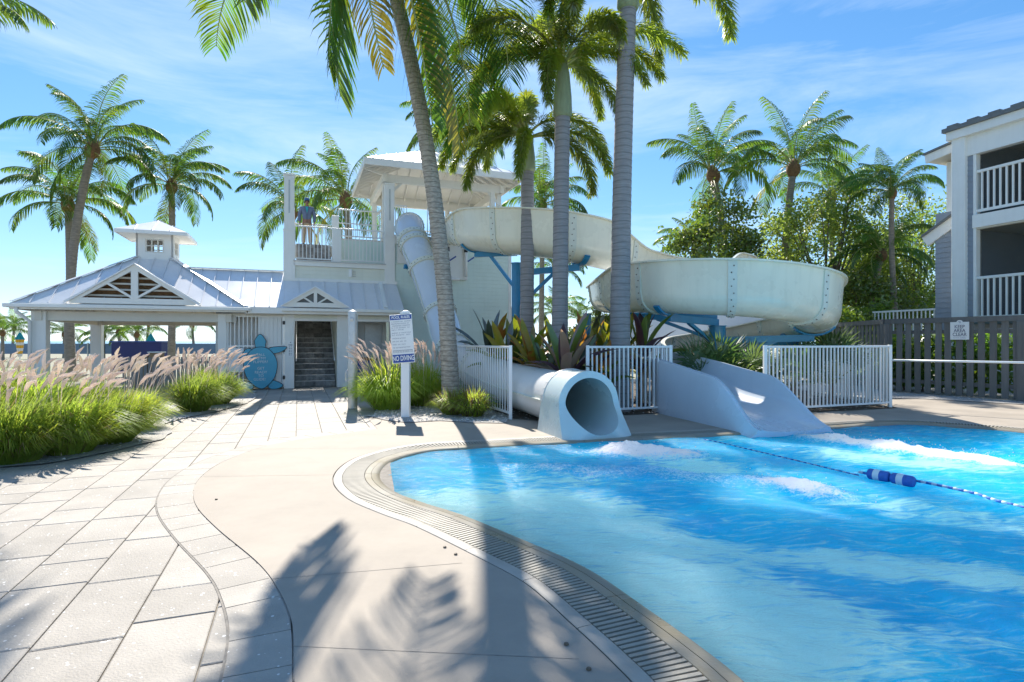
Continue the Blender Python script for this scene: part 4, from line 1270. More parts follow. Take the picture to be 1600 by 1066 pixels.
# dark insect screen behind the balusters
m, nt, out = nodes('insect_screen')
N, L = nt.nodes, nt.links
tr = N.new('ShaderNodeBsdfTransparent'); df = N.new('ShaderNodeBsdfDiffuse'); df.inputs[0].default_value = (0.03, 0.035, 0.03, 1)
mx = N.new('ShaderNodeMixShader'); mx.inputs[0].default_value = 0.32
L.new(tr.outputs[0], mx.inputs[1]); L.new(df.outputs[0], mx.inputs[2]); L.new(mx.outputs[0], out.inputs[0])
mt['screen'] = m
for (z0, z1) in ((2.1, 4.84), (5.22, 7.02)):
    hb('insect_screen', -4.4, -.25, -.245, -.240, z0, z1, mt['screen'])
# rear wing
hsiding(.36, 1.25, -.62, 0, 5.2)
hb('wing_wall', .36, 1.25, -3, -.63, 0, 5.6, mt['siding'])
mb = MB(HM); mb.beam((.34, -.60, 5.45), (1.55, -.60, 4.75), 0.10, 0.34, (0, 0, 1)); mb.build('wing_rake', mt['white'], HS)
mb = MB(HM); mb.beam((.34, -.58, 5.66), (1.62, -.58, 4.93), 0.22, 0.06, (0, 0, 1)); mb.build('wing_roof_edge', mt['darkgrey'], HS)
hb('wing_upper_wall', .36, 1.0, -3, -.75, 5.6, 7.2, mt['white'])
mb = MB(HM); mb.prism([(.36, -.2, 7.35), (1.25, -.2, 7.22), (1.25, -3, 7.22), (.36, -3, 7.35)], (0, 0, .10)); mb.build('wing_soffit', mt['soffit'], HS)
mb = MB(HM); mb.beam((.36, -.18, 7.45), (1.27, -.18, 7.32), 0.06, 0.26); mb.build('wing_fascia', mt['white'], HS)
mb = MB(HM); mb.beam((.36, -.20, 7.62), (1.31, -.20, 7.48), 0.22, 0.06); mb.build('wing_roof_edge', mt['darkgrey'], HS)
mb = MB(HM); mb.box(1.25, 3.4, -.66, -.60, 2.5, 2.56); mb.build('deck_rail', mt['white'], HS)
for i in range(16):
    hb('deck_baluster', 1.28 + i * .135, 1.31 + i * .135, -.645, -.615, 1.5, 2.52, mt['white'])
# ------------------------------------------------------------------ water slides
def hframe(P, i):
    n = len(P)
    d = P[min(i + 1, n - 1)] - P[max(i - 1, 0)]
    h = Vector((d.x, d.y, 0)).normalized()
    return d.normalized(), Vector((h.y, -h.x, 0))          # heading, right-hand side


def flume_prof(lh, rh, w=0.52, rb=0.42, th=0.03, fl=0.05):
    arc = [(math.sin(R(a)), 1 - math.cos(R(a))) for a in range(-90, 91, 12)] + []
    out = [(-w - .07 - fl, lh), (-w - .07 - fl, lh - .035), (-w - fl, lh - .035), (-w - fl * .5, lerp(rb, lh, .5))]
    out += [(w * s, rb * c) for s, c in arc]
    out += [(w + fl * .5, lerp(rb, rh, .5)), (w + fl, rh - .035), (w + .07 + fl, rh - .035), (w + .07 + fl, rh)]
    inn = [(w - th + fl, rh), (w - th + fl * .5, lerp(rb, rh, .5))] + [((w - th) * s, (rb - th) * c + th) for s, c in reversed(arc)] + [(-w + th - fl * .5, lerp(rb, lh, .5)), (-w + th - fl, lh)]
    return out, inn


def sweep_section(name, P, i0, i1, fprof, mats, parent):
    vs = []; no = None
    for i in range(i0, i1 + 1):
        d, r = hframe(P, i)
        out, inn = fprof(i)
        no = len(out); ring = out + inn
        for s, h in ring: vs.append(P[i] + r * s + Vector((0, 0, h)))
    n = len(ring); fs = []; mb = MB(); mi = []
    for q in range(i1 - i0):
        for k in range(n):
            kk = (k + 1) % n
            fs.append((q * n + k, q * n + kk, (q + 1) * n + kk, (q + 1) * n + k)); mi.append(1 if k >= no - 1 and k < n - 1 else 0)
    for base in (0, (i1 - i0) * n):
        for k in range(no - 1):
            a, b_ = base + k, base + k + 1; c, d_ = base + n - 1 - min(k, n - no - 1), base + n - 1 - min(k + 1, n - no - 1)
            fs.append((a, b_, d_, c) if d_ != c else (a, b_, c)); mi.append(0)
    mb.add(vs, fs); mb.mi = mi
    return mb.build(name, mats, parent, autosmooth=38)


def flange_at(P, i, fprof, parent, half=1, off=0.035, mat=None):
    """bolted collar around the outside of a section joint"""
    vs = []; ks = [i - half, i + half]
    ks = [max(0, min(len(P) - 1, k)) for k in ks]
    rows = []
    for k in ks:
        d, r = hframe(P, k)
        out, inn = fprof(k)
        cx = sum(s for s, h in out) / len(out); cy = sum(h for s, h in out) / len(out)
        row0, row1 = [], []
        for s, h in out[2:-2]:
            v = Vector((s, h - 0.5)); v = v.normalized() if v.length > 1e-5 else Vector((0, -1))
            row0.append(P[k] + r * (s - v.x * .005) + Vector((0, 0, h - v.y * .005)))
            row1.append(P[k] + r * (s + v.x * off) + Vector((0, 0, h + v.y * off)))
        rows.append((row0, row1))
    n = len(rows[0][0])
    for r0, r1 in rows: vs += r0 + r1
    fs = []
    for k in range(n - 1):
        fs += [(n + k, n + k + 1, 3 * n + k + 1, 3 * n + k), (k, k + 1, n + k + 1, n + k), (2 * n + k, 3 * n + k, 3 * n + k + 1, 2 * n + k + 1)]
    fs += [(0, n, 3 * n, 2 * n), (n - 1, 2 * n - 1 + 0, 4 * n - 1, 3 * n - 1)]
    mb = MB(); mb.add(vs, fs)
    fo = mb.build('flange', mat or mt['flange'], parent)
    # bolt heads on the outer face
    bm_ = MB(); outer0 = rows[0][1]; outer1 = rows[1][1]
    mid = [(a + b) * .5 for a, b in zip(outer0, outer1)]
    Q = resample(mid, 0.14)
    d, r = hframe(P, i)
    for j, p in enumerate(Q):
        c = P[i] + Vector((0, 0, 0.5)); v = (p - c); v -= d * v.dot(d); v.normalize()
        side = (0.022 if j % 2 else -0.022)
        bm_.tube([p + d * side - v * .004, p + d * side + v * .014], 0.013, 6)
    bo = bm_.build('bolts', mt['bolt'], fo); bo['kind'] = 'stuff'
    return fo


# open cream flume
PB_ = [(-2.36, 20.98, 5.05), (-2.05, 19.4, 4.85), (-1.62, 17.6, 4.45), (-1.0, 15.9, 4.02), (0.05, 14.75, 3.74), (1.3, 14.45, 3.55), (2.6, 15.0, 3.36), (4.2, 16.2, 3.22), (6.0, 17.4, 3.12), (7.35, 18.6, 3.05),
       (7.1, 20.3, 2.9), (5.3, 20.9, 2.75), (3.7, 19.6, 2.55), (2.85, 17.0, 2.38), (2.83, 14.3, 2.22), (3.6, 12.45, 2.10), (5.1, 11.80, 1.98), (6.6, 12.5, 1.80), (7.2, 14.1, 1.55), (6.5, 15.6, 1.32),
       (5.0, 16.2, 1.12), (3.6, 15.4, 0.95), (3.20, 13.9, 0.72), (3.60, 12.3, 0.46)]
PB = resample(catmull(PB_, 16), 0.07)
NB = len(PB)
SB = empty('flume_slide', (5.0, 14.0, 0), 'cream open water slide winding on blue posts from tower to pool', 'water slide')


def arc_of(i): return i / (NB - 1)


def turn(i):
    a, b_ = max(0, i - 12), min(NB - 1, i + 12)
    d0, _ = hframe(PB, a); d1, _ = hframe(PB, b_)
    return d0.x * d1.y - d0.y * d1.x


HT = [turn(i) for i in range(NB)]


def profB(i):
    k = smooth(0.05, 0.45, HT[i]); k2 = smooth(0.05, 0.45, -HT[i])
    lo = 0.62
    rh = lo + 0.50 * k; lh = lo + 0.45 * k2
    e = smooth(NB - 40, NB - 1, i)
    return flume_prof(lerp(lh, 0.62, e), lerp(rh, 0.62, e))


HTs = np.convolve(np.pad(np.array(HT), 14, mode='edge'), np.ones(29) / 29, 'valid'); HT = list(HTs)
secs = list(range(0, NB - 1, 24))
if NB - 1 - secs[-1] < 10: secs.pop()
secs.append(NB - 1)
for a, b_ in zip(secs[:-1], secs[1:]):
    sweep_section('flume_section', PB, a, b_, profB, [mt['flume'], mt['flume_in']], SB)
for a in secs[1:]:
    flange_at(PB, a, profB, SB)
# exit section with skirts down to the pool deck
PE = resample(catmull([PB[-1] - Vector((0, 0, 0)), (3.84, 11.5, .36), (4.12, 10.7, .24), (4.42, 9.85, .12), (4.60, 9.25, .02)], 10), 0.07)
NE = len(PE)


def profE(i):
    t = i / (NE - 1)
    h = lerp(0.62, 0.60, smooth(0, .5, t)) * (1 - smooth(.60, 1.0, t)) + 0.06
    w = lerp(0.55, 0.64, t); z = PE[i].z
    arc = [(math.sin(R(a)), 1 - math.cos(R(a))) for a in range(-90, 91, 12)]
    rbh = min(0.42, h)
    out = [(-w - .10 - .10 * t, -z - .04), (-w - .10, max(h - .06, -z + .02)), (-w - .07, h)]
    inn = [(w + .07, h), (w + .10, max(h - .06, -z + .02)), (w + .10 + .10 * t, -z - .04)]
    floor = [(w * s, rbh * c + (h - rbh) * max(0, abs(s) - .999) * 1000 + .01) for s, c in arc]
    return out + [(-w, h - .015)] + floor + [(w, h - .015)], inn


vs = []; ring = None
for i in range(NE):
    d, r = hframe(PE, i); o_, n_ = profE(i); ring = o_ + n_
    for s, h in ring: vs.append(PE[i] + r * s + Vector((0, 0, h)))
n = len(ring); fs = []
for q in range(NE - 1):
    for k in range(n - 1): fs.append((q * n + k, q * n + k + 1, (q + 1) * n + k + 1, (q + 1) * n + k))
fs.append(tuple(range(n))); fs.append(tuple(range((NE - 1) * n, NE * n))[::-1])
mb = MB(); mb.add(vs, fs); mb.build('exit_section', mt['skytint'], SB, autosmooth=50)  # cream flume's exit, its bluish shade painted in as base colour

# posts and arms
def pole(parent, x, y, z, r):
    mb = MB(); mb.tube([(x, y, -.05), (x, y, z)], r, 16); mb.tube([(x, y, z), (x, y, z + .02)], r + .02, 16)
    mb.box(x - r - .12, x + r + .12, y - r - .12, y + r + .12, 0.0, 0.04)
    return mb.build('post', mt['blue'], parent, autosmooth=40)


def nearest(P, x, y, lo=0, hi=None):
    hi = hi or len(P)
    return min(range(lo, hi), key=lambda i: (P[i].x - x) ** 2 + (P[i].y - y) ** 2)


def arm(parent, x, y, tgt, zoff=-.10, brace=0.9):
    e = Vector((tgt.x, tgt.y, tgt.z + zoff)); s = Vector((x, y, tgt.z + zoff - .06))
    d = e - s; d.z = 0; d.normalize()
    mb = MB(); mb.beam(s, e, 0.10, 0.16); mb.build('arm', mt['blue'], parent)
    m_ = s.lerp(e, 0.62)
    mb = MB(); mb.beam(Vector((x, y, s.z - brace)) + d * .08, m_ - Vector((0, 0, .06)), 0.07, 0.08); mb.build('brace', mt['blue'], parent)


def cradle(parent, P, i, w=.50, rb=.42):
    d, r = hframe(P, i); vs = []
    pts = [P[i] + r * (math.sin(R(a)) * (w + .03)) + Vector((0, 0, (rb + .03) * (1 - math.cos(R(a))) - .045)) for a in range(-55, 56, 10)]
    mb = MB()
    for a, b_ in zip(pts[:-1], pts[1:]): mb.beam(a, b_, 0.14, 0.04, d.cross(b_ - a))
    mb.build('cradle', mt['blue'], parent)


pole(SB, 0.12, 15.3, 3.58, 0.13)
for tx, ty in ((-1.05, 15.9), (1.75, 14.55)):
    i = nearest(PB, tx, ty, 0, NB // 2); arm(SB, 0.12, 15.3, PB[i]); cradle(SB, PB, i)
pole(SB, 5.05, 14.0, 1.86, 0.20)
half = NB // 2
for tx, ty, lo, hi in ((3.45, 12.6, half, half + 170), (6.95, 13.3, half, half + 190), (2.85, 14.6, half, half + 150), (4.6, 16.2, half + 150, NB), (7.2, 14.3, half, half + 200)):
    i = nearest(PB, tx, ty, lo - 80, hi); arm(SB, 5.05, 14.0, PB[i], brace=0.55); cradle(SB, PB, i)
pole(SB, 5.6, 19.2, 2.9, 0.14)
for tx, ty in ((7.3, 19.0), (5.3, 20.9), (3.6, 19.4)):
    i = nearest(PB, tx, ty, 0, half + 60); arm(SB, 5.6, 19.2, PB[i]); cradle(SB, PB, i)
pole(SB, 4.9, 17.6, 3.05, 0.12)
pole(SB, 2.25, 17.0, 2.3, 0.12)

# closed pale tube slide
PA_ = [Bw(3.95, 1.6, 5.55), (-3.55, 19.75, 5.46), (-3.42, 19.05, 5.12), (-3.05, 18.45, 4.35), (-2.68, 18.0, 3.55), (-2.35, 17.55, 2.75), (-2.06, 17.05, 2.05), (-1.78, 16.35, 1.42), (-1.22, 15.3, 0.93), (-.50, 13.75, .66), (.12, 12.15, .54), (.68, 10.65, .50), (1.10, 9.50, .48)]
PA = resample(catmull(PA_, 14), 0.07); NA = len(PA)
SA = empty('tube_slide', (0.4, 10, 0), 'pale closed tube slide dropping from tower to round mouth at pool', 'water slide')
RA = 0.465


def ringA(i, r, n=28):
    d = (PA[min(i + 1, NA - 1)] - PA[max(i - 1, 0)]).normalized()
    s = Vector((d.y, -d.x, 0)).normalized(); u = s.cross(d).normalized()
    if u.z < 0: u = -u
    return [PA[i] + s * (r * math.sin(2 * math.pi * k / n)) + u * (r * math.cos(2 * math.pi * k / n)) for k in range(n)]


def tube_section(name, i0, i1, mats):
    n = 28; vs = []; fs = []; mb = MB(); mi = []
    m_ = i1 - i0 + 1
    for rr in (RA, RA - .025):
        for i in range(i0, i1 + 1): vs += ringA(i, rr)
    for q in range(m_ - 1):
        for k in range(n):
            kk = (k + 1) % n
            fs.append((q * n + k, q * n + kk, (q + 1) * n + kk, (q + 1) * n + k)); mi.append(0)
            o = m_ * n
            fs.append((o + q * n + kk, o + q * n + k, o + (q + 1) * n + k, o + (q + 1) * n + kk)); mi.append(1)
    mb.add(vs, fs); mb.mi = mi
    return mb.build(name, mats, SA, smooth=True)


def collarA(i, rr=RA + .045, half=1):
    n = 28; a, b_ = max(0, i - half), min(NA - 1, i + half)
    vs = ringA(a, RA - .004) + ringA(a, rr) + ringA(b_, rr) + ringA(b_, RA - .004)
    fs = []
    for q in range(3):
        for k in range(n):
            kk = (k + 1) % n; fs.append((q * n + k, q * n + kk, (q + 1) * n + kk, (q + 1) * n + k))
    mb = MB(); mb.add(vs, fs); fo = mb.build('flange', mt['flange'], SA)
    bm_ = MB(); d = (PA[b_] - PA[a]).normalized()
    for k, p in enumerate(ringA(i, rr)):
        v = (p - PA[i]).normalized(); bm_.tube([p - v * .003 + d * (.02 if k % 2 else -.02), p + v * .013 + d * (.02 if k % 2 else -.02)], 0.013, 6)
    bo = bm_.build('bolts', mt['bolt'], fo); bo['kind'] = 'stuff'


secA = [0, 14, 34, 38, 52, 78, 102, 128, NA - 1]
secA = [s for s in secA if s < NA - 8] + [NA - 1]
for a, b_ in zip(secA[:-1], secA[1:]):
    low = PA[b_].z < 1.1
    tube_section('tube_section', a, b_, [mt['tubegrey'] if low else mt['skytint'], mt['mouth']])
for a in secA[1:-1]: collarA(a)
# seam flanges along both sides
for sgn in (7, 21):
    mb = MB(); pts = [ringA(i, RA + .012)[sgn] for i in range(14, NA)]
    for a, b_ in zip(pts[:-1:2], pts[2::2]): mb.beam(a, b_, 0.055, 0.018, (0, 0, 1))
    mb.build('seam_flange', mt['flange'], SA)
# mouth with spreading skirts
ax = (PA[-1] - PA[-4]); ax.z = 0; ax.normalize(); rt_ = Vector((ax.y, -ax.x, 0))
mc = PA[-1]; n = 48
def mouth_ring(off, fwd, inner):
    pts = []
    for k in range(n):
        th = 2 * math.pi * k / n; s, c = math.sin(th), math.cos(th)
        e = fwd * smooth(-0.15, 0.95, -c) * 0.55
        if inner: q = (RA - .035) * s; h = (RA - .035) * c
        else:
            if c > -0.02: q = (RA + .075) * s; h = (RA + .075) * c
            else:
                t = min(1.0, -c / 0.62); q = math.copysign(lerp(RA + .075, RA + .15, t), s); h = -lerp(0.02, mc.z + .06, t)
                if -c > 0.62: q = (RA + .15) * max(-1, min(1, s / 0.785)); h = -(mc.z + .06)
        pts.append(mc + rt_ * q + Vector((0, 0, h)) + ax * (off + e))
    return pts
vs = mouth_ring(-.30, 0, False) + mouth_ring(.40, .75, False) + mouth_ring(.415, .75, True) + mouth_ring(-.30, 0, True)
fs = []
for q in range(3):
    for k in range(n):
        kk = (k + 1) % n; fs.append((q * n + k, q * n + kk, (q + 1) * n + kk, (q + 1) * n + k))
for k in range(n):
    kk = (k + 1) % n; fs.append((k, 3 * n + k, 3 * n + kk, kk))
mb = MB(); mb.add(vs, fs); mb.build('mouth', mt['mouth'], SA, autosmooth=32)
mb = MB()
for k in range(-7, 8):
    p, q = [mc + rt_ * ((RA + .05) * math.sin(R(x))) + Vector((0, 0, (RA + .05) * math.cos(R(x)))) + ax * -.28 for x in (k * 12 - 6, k * 12 + 6)]
    mb.beam(p, q, 0.10, 0.07, (q - mc).cross(ax).cross(ax))
mb.build('mouth_collar', mt['tubegrey'], SA)
for p in (PA[100], PA[140]):
    mb = MB(); mb.box(p.x - .3, p.x + .3, p.y - .09, p.y + .09, -.02, max(.06, p.z - RA + .02)); mb.build('cradle', mt['blue'], SA)
p = PA[44]; mb = MB(); mb.beam(p + Vector((-.5, .2, -.35)), p + Vector((.5, .9, -.5)), 0.12, 0.14); mb.build('wall_bracket', mt['blue'], SA)

# ------------------------------------------------------------------ white picket fences
def fence(name, runs, label, h0=0.06, h1=1.38, pitch=0.105, bw=0.028):
    f = empty(name, (runs[0][0][0], runs[0][0][1], 0), label, 'fence', 'white metal pool fences')
    done = []
    for (p, q) in runs:
        railing(f, p, q, h0 + .06, h1, mt['white2'], pitch, bw, 0.05, 'picket')
        for e in (p, q):
            if e in done: continue
            done.append(e)
            mb = MB(); mb.box(e[0] - .033, e[0] + .033, e[1] - .033, e[1] + .033, 0, h1 + .035); mb.build('fence_post', mt['white2'], f)
    return f


fence('picket_fence', [((-.03, 10.9), (-2.25, 16.4))], 'white metal fence running back between grass bed and tube slide', pitch=.14, bw=.017)
fence('picket_fence', [((1.50, 11.30), (3.34, 11.99)), ((3.34, 11.99), (2.95, 13.0))], 'short white metal fence in front of tall ringed palm trunk')
fence('picket_fence', [((5.13, 11.53), (8.5, 12.80)), ((8.5, 12.80), (7.75, 14.8))], 'white metal fence with corner right of open slide exit')
gb_ = empty('gate_bar', (8.55, 12.8, 0), 'thin white horizontal bar in front of dark slat fence', 'bar')
mb = MB(); mb.tube([(8.53, 12.78, 1.07), (11.4, 10.3, 1.07)], 0.022, 8); mb.build('pipe', mt['white2'], gb_, smooth=True)
mb = MB(); mb.tube([(11.4, 10.3, 0), (11.4, 10.3, 1.1)], 0.03, 8); mb.build('pipe_post', mt['white2'], gb_, smooth=True)

# ------------------------------------------------------------------ dark slat fence
DF = empty('slat_fence', (11.2, 16.6, 0), 'dark charcoal slat fence below the grey house', 'fence')
FH = 2.12
slat = MB().box(-.075, .075, -.012, .012, 0.05, FH - .12).mesh('fence_slat', mt['darkwood'])
pts = [(11.75, 21.6), (11.08, 16.85), (12.62, 14.0), (14.9, 9.8)]
for (p, q) in zip(pts[:-1], pts[1:]):
    p, q = Vector((*p, 0)), Vector((*q, 0)); d = (q - p); Ln = d.length; d.normalize(); nn = Vector((d.y, -d.x, 0))
    if nn.x > 0: nn = -nn
    rz = math.atan2(d.y, d.x)
    n = int(Ln / 0.245)
    for i in range(n):
        c = p + d * (0.12 + i * Ln / n)
        o = inst('fence_slat', slat, DF, c + nn * .03, rz); o.rotation_euler = (0, pr.uniform(-.012, .012), rz)
    for z in (.35, 1.75):
        mb = MB(); mb.beam(p + Vector((0, 0, z)) - nn * .02, q + Vector((0, 0, z)) - nn * .02, 0.05, 0.10); mb.build('fence_rail', mt['darkwood'], DF)
    mb = MB(); mb.beam(p + Vector((0, 0, FH - .05)) + nn * .03, q + Vector((0, 0, FH - .05)) + nn * .03, 0.11, 0.14); mb.build('fence_cap', mt['darkwood'], DF)
    k = max(1, round(Ln / 2.3))
    for i in range(k + 1):
        c = p + d * (Ln * i / k) + nn * .05
        mb = MB(Matrix.Translation(c) @ Matrix.Rotation(rz, 4, 'Z')); mb.box(-.13, .13, -.05, .04, 0, FH - .12); mb.build('fence_post', mt['darkwood'], DF, bevel=.006)
fd = (Vector((12.62, 14.0, 0)) - Vector((11.08, 16.85, 0))).normalized()
fnn = Vector((fd.y, -fd.x, 0)); fnn = fnn if fnn.x < 0 else -fnn


def text(parent, s, M4, size, mat, sx=1.0, bold=0.0, align='CENTER'):
    cu = bpy.data.curves.new('lettering', 'FONT'); cu.body = s; cu.size = size; cu.align_x = align; cu.align_y = 'CENTER'
    cu.extrude = 0.0008; cu.offset = bold
    cu.materials.append(mat)
    tmp = bpy.data.objects.new('lettering_curve', cu); link(tmp)
    dg = bpy.context.evaluated_depsgraph_get()
    me = bpy.data.meshes.new_from_object(tmp.evaluated_get(dg)); me.name = 'lettering'
    bpy.data.objects.remove(tmp)
    o = bpy.data.objects.new('lettering', me); link(o)
    o.parent = parent
    o.matrix_local = Matrix.Translation(-ORG[parent.name]) @ M4 @ Matrix.Diagonal((sx, 1, 1, 1))
    return o


def face_m(origin, right, up):
    right = right.normalized(); up = (up - right * up.dot(right)).normalized(); nrm = right.cross(up)
    return Matrix(((right.x, up.x, nrm.x, origin.x), (right.y, up.y, nrm.y, origin.y), (right.z, up.z, nrm.z, origin.z), (0, 0, 0, 1)))


# KEEP AREA CLEAR sign on the dark fence (pixel 1503, 517)
t_ = (1503 - 800) / FP
p0 = Vector((11.08, 16.85, 0)); s_ = (p0.x - t_ * p0.y) / (t_ * fd.y - fd.x)
sp = p0 + fd * s_ + fnn * 0.115
SY = sp.y
kz = CAM_H - (517 - 533) / FP * SY
KS = empty('fence_sign', Vector((sp.x, sp.y, kz)), 'small white sign reading KEEP AREA CLEAR on dark fence', 'sign')
KM = face_m(Vector((sp.x, sp.y, kz)), fd, Vector((0, 0, 1)))
w_, h_ = 0.215, 0.235
mb = MB(KM)
poly = [(-w_, -h_), (w_, -h_), (w_, h_)] + [(.07 * math.cos(R(a)), h_ + .05 * math.sin(R(a))) for a in range(0, 181, 30)] + [(-w_, h_)]
mb.prism([(x, y, 0) for x, y in poly], (0, 0, .008)); mb.build('panel', mt['white2'], KS)
for s, y, sz, m_, bo in (('KEEP', .105, .125, mt['signtext'], .0015), ('AREA', .002, .125, mt['signtext'], .0015), ('CLEAR', -.10, .125, mt['signtext'], .0015), ('STAY SAFE', -.185, .070, mt['signfade'], 0)):
    text(KS, s, KM @ Matrix.Translation((0, y, .010)), sz, m_, .86, bo)
mb = MB(KM); mb.box(-.03, .025, .240, .250, .008, .0105); mb.box(-.012, .03, .205, .218, .008, .0105); mb.build('emblem', mt['signtext'], KS)

# ------------------------------------------------------------------ pool rules sign
PSb = G(634, 652); PSb.z = 0
PS = empty('pool_rules_sign', PSb, 'white post with POOL RULES and NO DIVING sign in gravel bed', 'sign')
mb = MB(); w = .082; mb.box(PSb.x - w, PSb.x + w, PSb.y - w, PSb.y + w, 0, 2.03); mb.build('post', mt['white2'], PS, bevel=.012)
mb = MB(); mb.box(PSb.x - .10, PSb.x + .10, PSb.y - .10, PSb.y + .10, 2.03, 2.06); mb.lathe([(.095, 2.06), (.07, 2.09), (.02, 2.105)], (PSb.x, PSb.y, 0), 8); mb.build('post_cap', mt['white2'], PS)
yaw = R(-6); roll = R(4.2)
right = Vector((math.cos(yaw) * math.cos(roll), math.sin(yaw), math.sin(roll)))
PM = face_m(Vector((PSb.x - .05, PSb.y - .10, 1.545)), right, Vector((-math.sin(roll), 0, math.cos(roll))))
sw, shh = .225, .475
mb = MB(PM); mb.box(-sw, sw, -shh, shh, 0, .008); pnl = mb.build('panel', mt['white2'], PS, bevel=.004)
mb = MB(PM); mb.box(-sw + .012, sw - .012, .375, .462, .008, .0105); mb.build('header_band', mt['signblue'], PS)
mb = MB(PM); mb.box(-sw + .012, sw - .012, -.462, -.305, .008, .0105); mb.build('warning_band', mt['signblue'], PS)
text(PS, 'POOL RULES', PM @ Matrix.Translation((0, .418, .0125)), .070, mt['white2'], .92, .0018)
text(PS, 'NO DIVING', PM @ Matrix.Translation((0, -.384, .0125)), .135, mt['white2'], .62, .0030)
mb = MB(PM); sr = random.Random(2)
rows = [(.335, .38), (.295, .35), (.255, .37), (.215, .35), (.175, .24), (.115, .40), (.075, .36), (.010, .26), (-.050, .27), (-.110, .26), (-.170, .34)]
for y, ln in rows:
    x = -.195
    while x < -.195 + ln:
        wd = sr.uniform(.008, .017)
        if sr.random() > .15:
            mb.box(x, x + .0035, y - .011, y + .011, .008, .0095)
            mb.box(x + .0045, x + wd * .8, y + sr.choice((-.010, 0, .007)), y + sr.choice((-.010, 0, .007)) + .005, .008, .0095) if False else mb.box(x + .0045, x + wd * .8, y + .006, y + .010, .008, .0095)
        x += wd + .004
y = -.245; x = -.20
while x < .19:
    wd = sr.uniform(.010, .018)
    mb.box(x, x + .005, y - .026, y + .026, .008, .0095); mb.box(x + .005, x + wd, y + .018, y + .026, .008, .0095)
    x += wd + .006
mb.build('small_print', mt['signtext'], PS)

# ------------------------------------------------------------------ outdoor shower column
SHp = G(551, 638); SHp.z = 0
SH = empty('shower_column', SHp, 'pale grey outdoor shower column with rounded top beside the path', 'shower')
mb = MB(); r0 = .105
mb.lathe([(r0, 0), (r0, 2.10), (r0 * .92, 2.15), (r0 * .6, 2.18), (.02, 2.19)], SHp, 20); mb.build('column', mt['steel'], SH, autosmooth=35)
for z in (1.02, 1.13):
    mb = MB(Matrix.Translation(SHp + Vector((.03, -r0 + .01, z))) @ Matrix.Rotation(R(90), 4, 'X')); mb.lathe([(.038, 0), (.038, .02), (.022, .035), (.018, .055)], n=14); mb.build('push_button', mt['palegrey'], SH, autosmooth=30)
mb = MB(Matrix.Translation(SHp + Vector((0, -r0 + .01, 1.98))) @ Matrix.Rotation(R(90), 4, 'X')); mb.lathe([(.05, 0), (.045, .02), (.015, .03)], n=14); mb.build('shower_head', mt['steel'], SH, autosmooth=30)
mb = MB(); mb.tube([SHp + Vector((-.10, 0, .85)), SHp + Vector((-.16, 0, .80)), SHp + Vector((-.15, 0, .62)), SHp + Vector((-.10, 0, .60))], .014, 8); mb.build('foot_tap', mt['steel'], SH, smooth=True)
mb = MB(); mb.box(SHp.x - .03, SHp.x + .03, SHp.y - .115, SHp.y - .098, .50, .60); mb.build('access_plate', mt['palegrey'], SH)

# ------------------------------------------------------------------ turtle measuring sign on the gate
def tz(x, y): return (-.97 + (x - 585) * .002786, (965 - y) * .0026 + .02)


TB = -.05
TS = empty('turtle_sign', Bw(-.97, TB, 0.0), 'blue cut-out turtle sign reading TALL AS MY FLIPPER on gate', 'sign')


def turtle_part(name, pts, d, per=6):
    P = catmull([(*tz(*p), 0) for p in pts], per, True)
    c = sum(P, Vector()) / len(P)
    for k, (nm, mat, y0, y1) in enumerate(((name, mt['turtle'], TB - d - .012, TB - d), (name + '_outline', mt['ink'], TB - d - .006, TB - d + .012))):
        g = .018 if k else 0
        Q = []
        for i, p in enumerate(P):
            t = (P[(i + 1) % len(P)] - P[i - 1]).normalized(); nn = Vector((t.y, -t.x, 0))
            if nn.dot(p - c) < 0: nn = -nn
            Q.append(p + nn * g)
        mb = MB(BM); mb.prism([(q.x, y0, q.y) for q in Q], (0, y1 - y0, 0)); mb.build(nm, mat, TS)


turtle_part('flipper', [(665, 495), (720, 470), (850, 468), (800, 520), (720, 543), (690, 530)], .0)
turtle_part('flipper', [(490, 495), (440, 495), (395, 560), (355, 655), (400, 620), (430, 590), (470, 540)], .0)
turtle_part('hind_flipper', [(710, 870), (810, 925), (765, 962), (690, 965), (665, 930)], .0)
turtle_part('hind_flipper', [(460, 880), (400, 930), (420, 962), (490, 965), (510, 930)], .0)
turtle_part('head', [(580, 318), (632, 385), (632, 430), (620, 480), (545, 480), (530, 430), (530, 385)], .0)
turtle_part('shell', [(585, 470), (665, 495), (735, 590), (752, 700), (725, 830), (660, 920), (597, 960), (520, 920), (450, 830), (416, 700), (435, 590), (505, 495)], .022)
for s, x, y in (('TALL', 585, 560), ('AS MY', 585, 603), ('FLIPPER?', 585, 645), ('GET', 588, 722), ('READY', 588, 768), ('TO', 588, 810), ('GLIDE!', 575, 852)):
    a_, z_ = tz(x, y)
    text(TS, s, face_m(Bw(a_, TB - .037, z_), U2, Vector((0, 0, 1))), .115, mt['white2'], 1.0, -.0008)

# ------------------------------------------------------------------ towel bin in the open bay
TBIN = empty('towel_bin', Bw(2.2, .7, 0), 'navy bin with wooden top in the open bay behind shower column', 'bin')
box_b(TBIN, 'cabinet', 1.80, 2.6, .5, 1.1, 0, .84, mt['signblue'], .01)
box_b(TBIN, 'wooden_top', 1.77, 2.63, .46, 1.14, .842, .93, M('bin_wood', (.38, .17, .07), .5, .2, 8, stretch=(1, 1, 6)), .008)

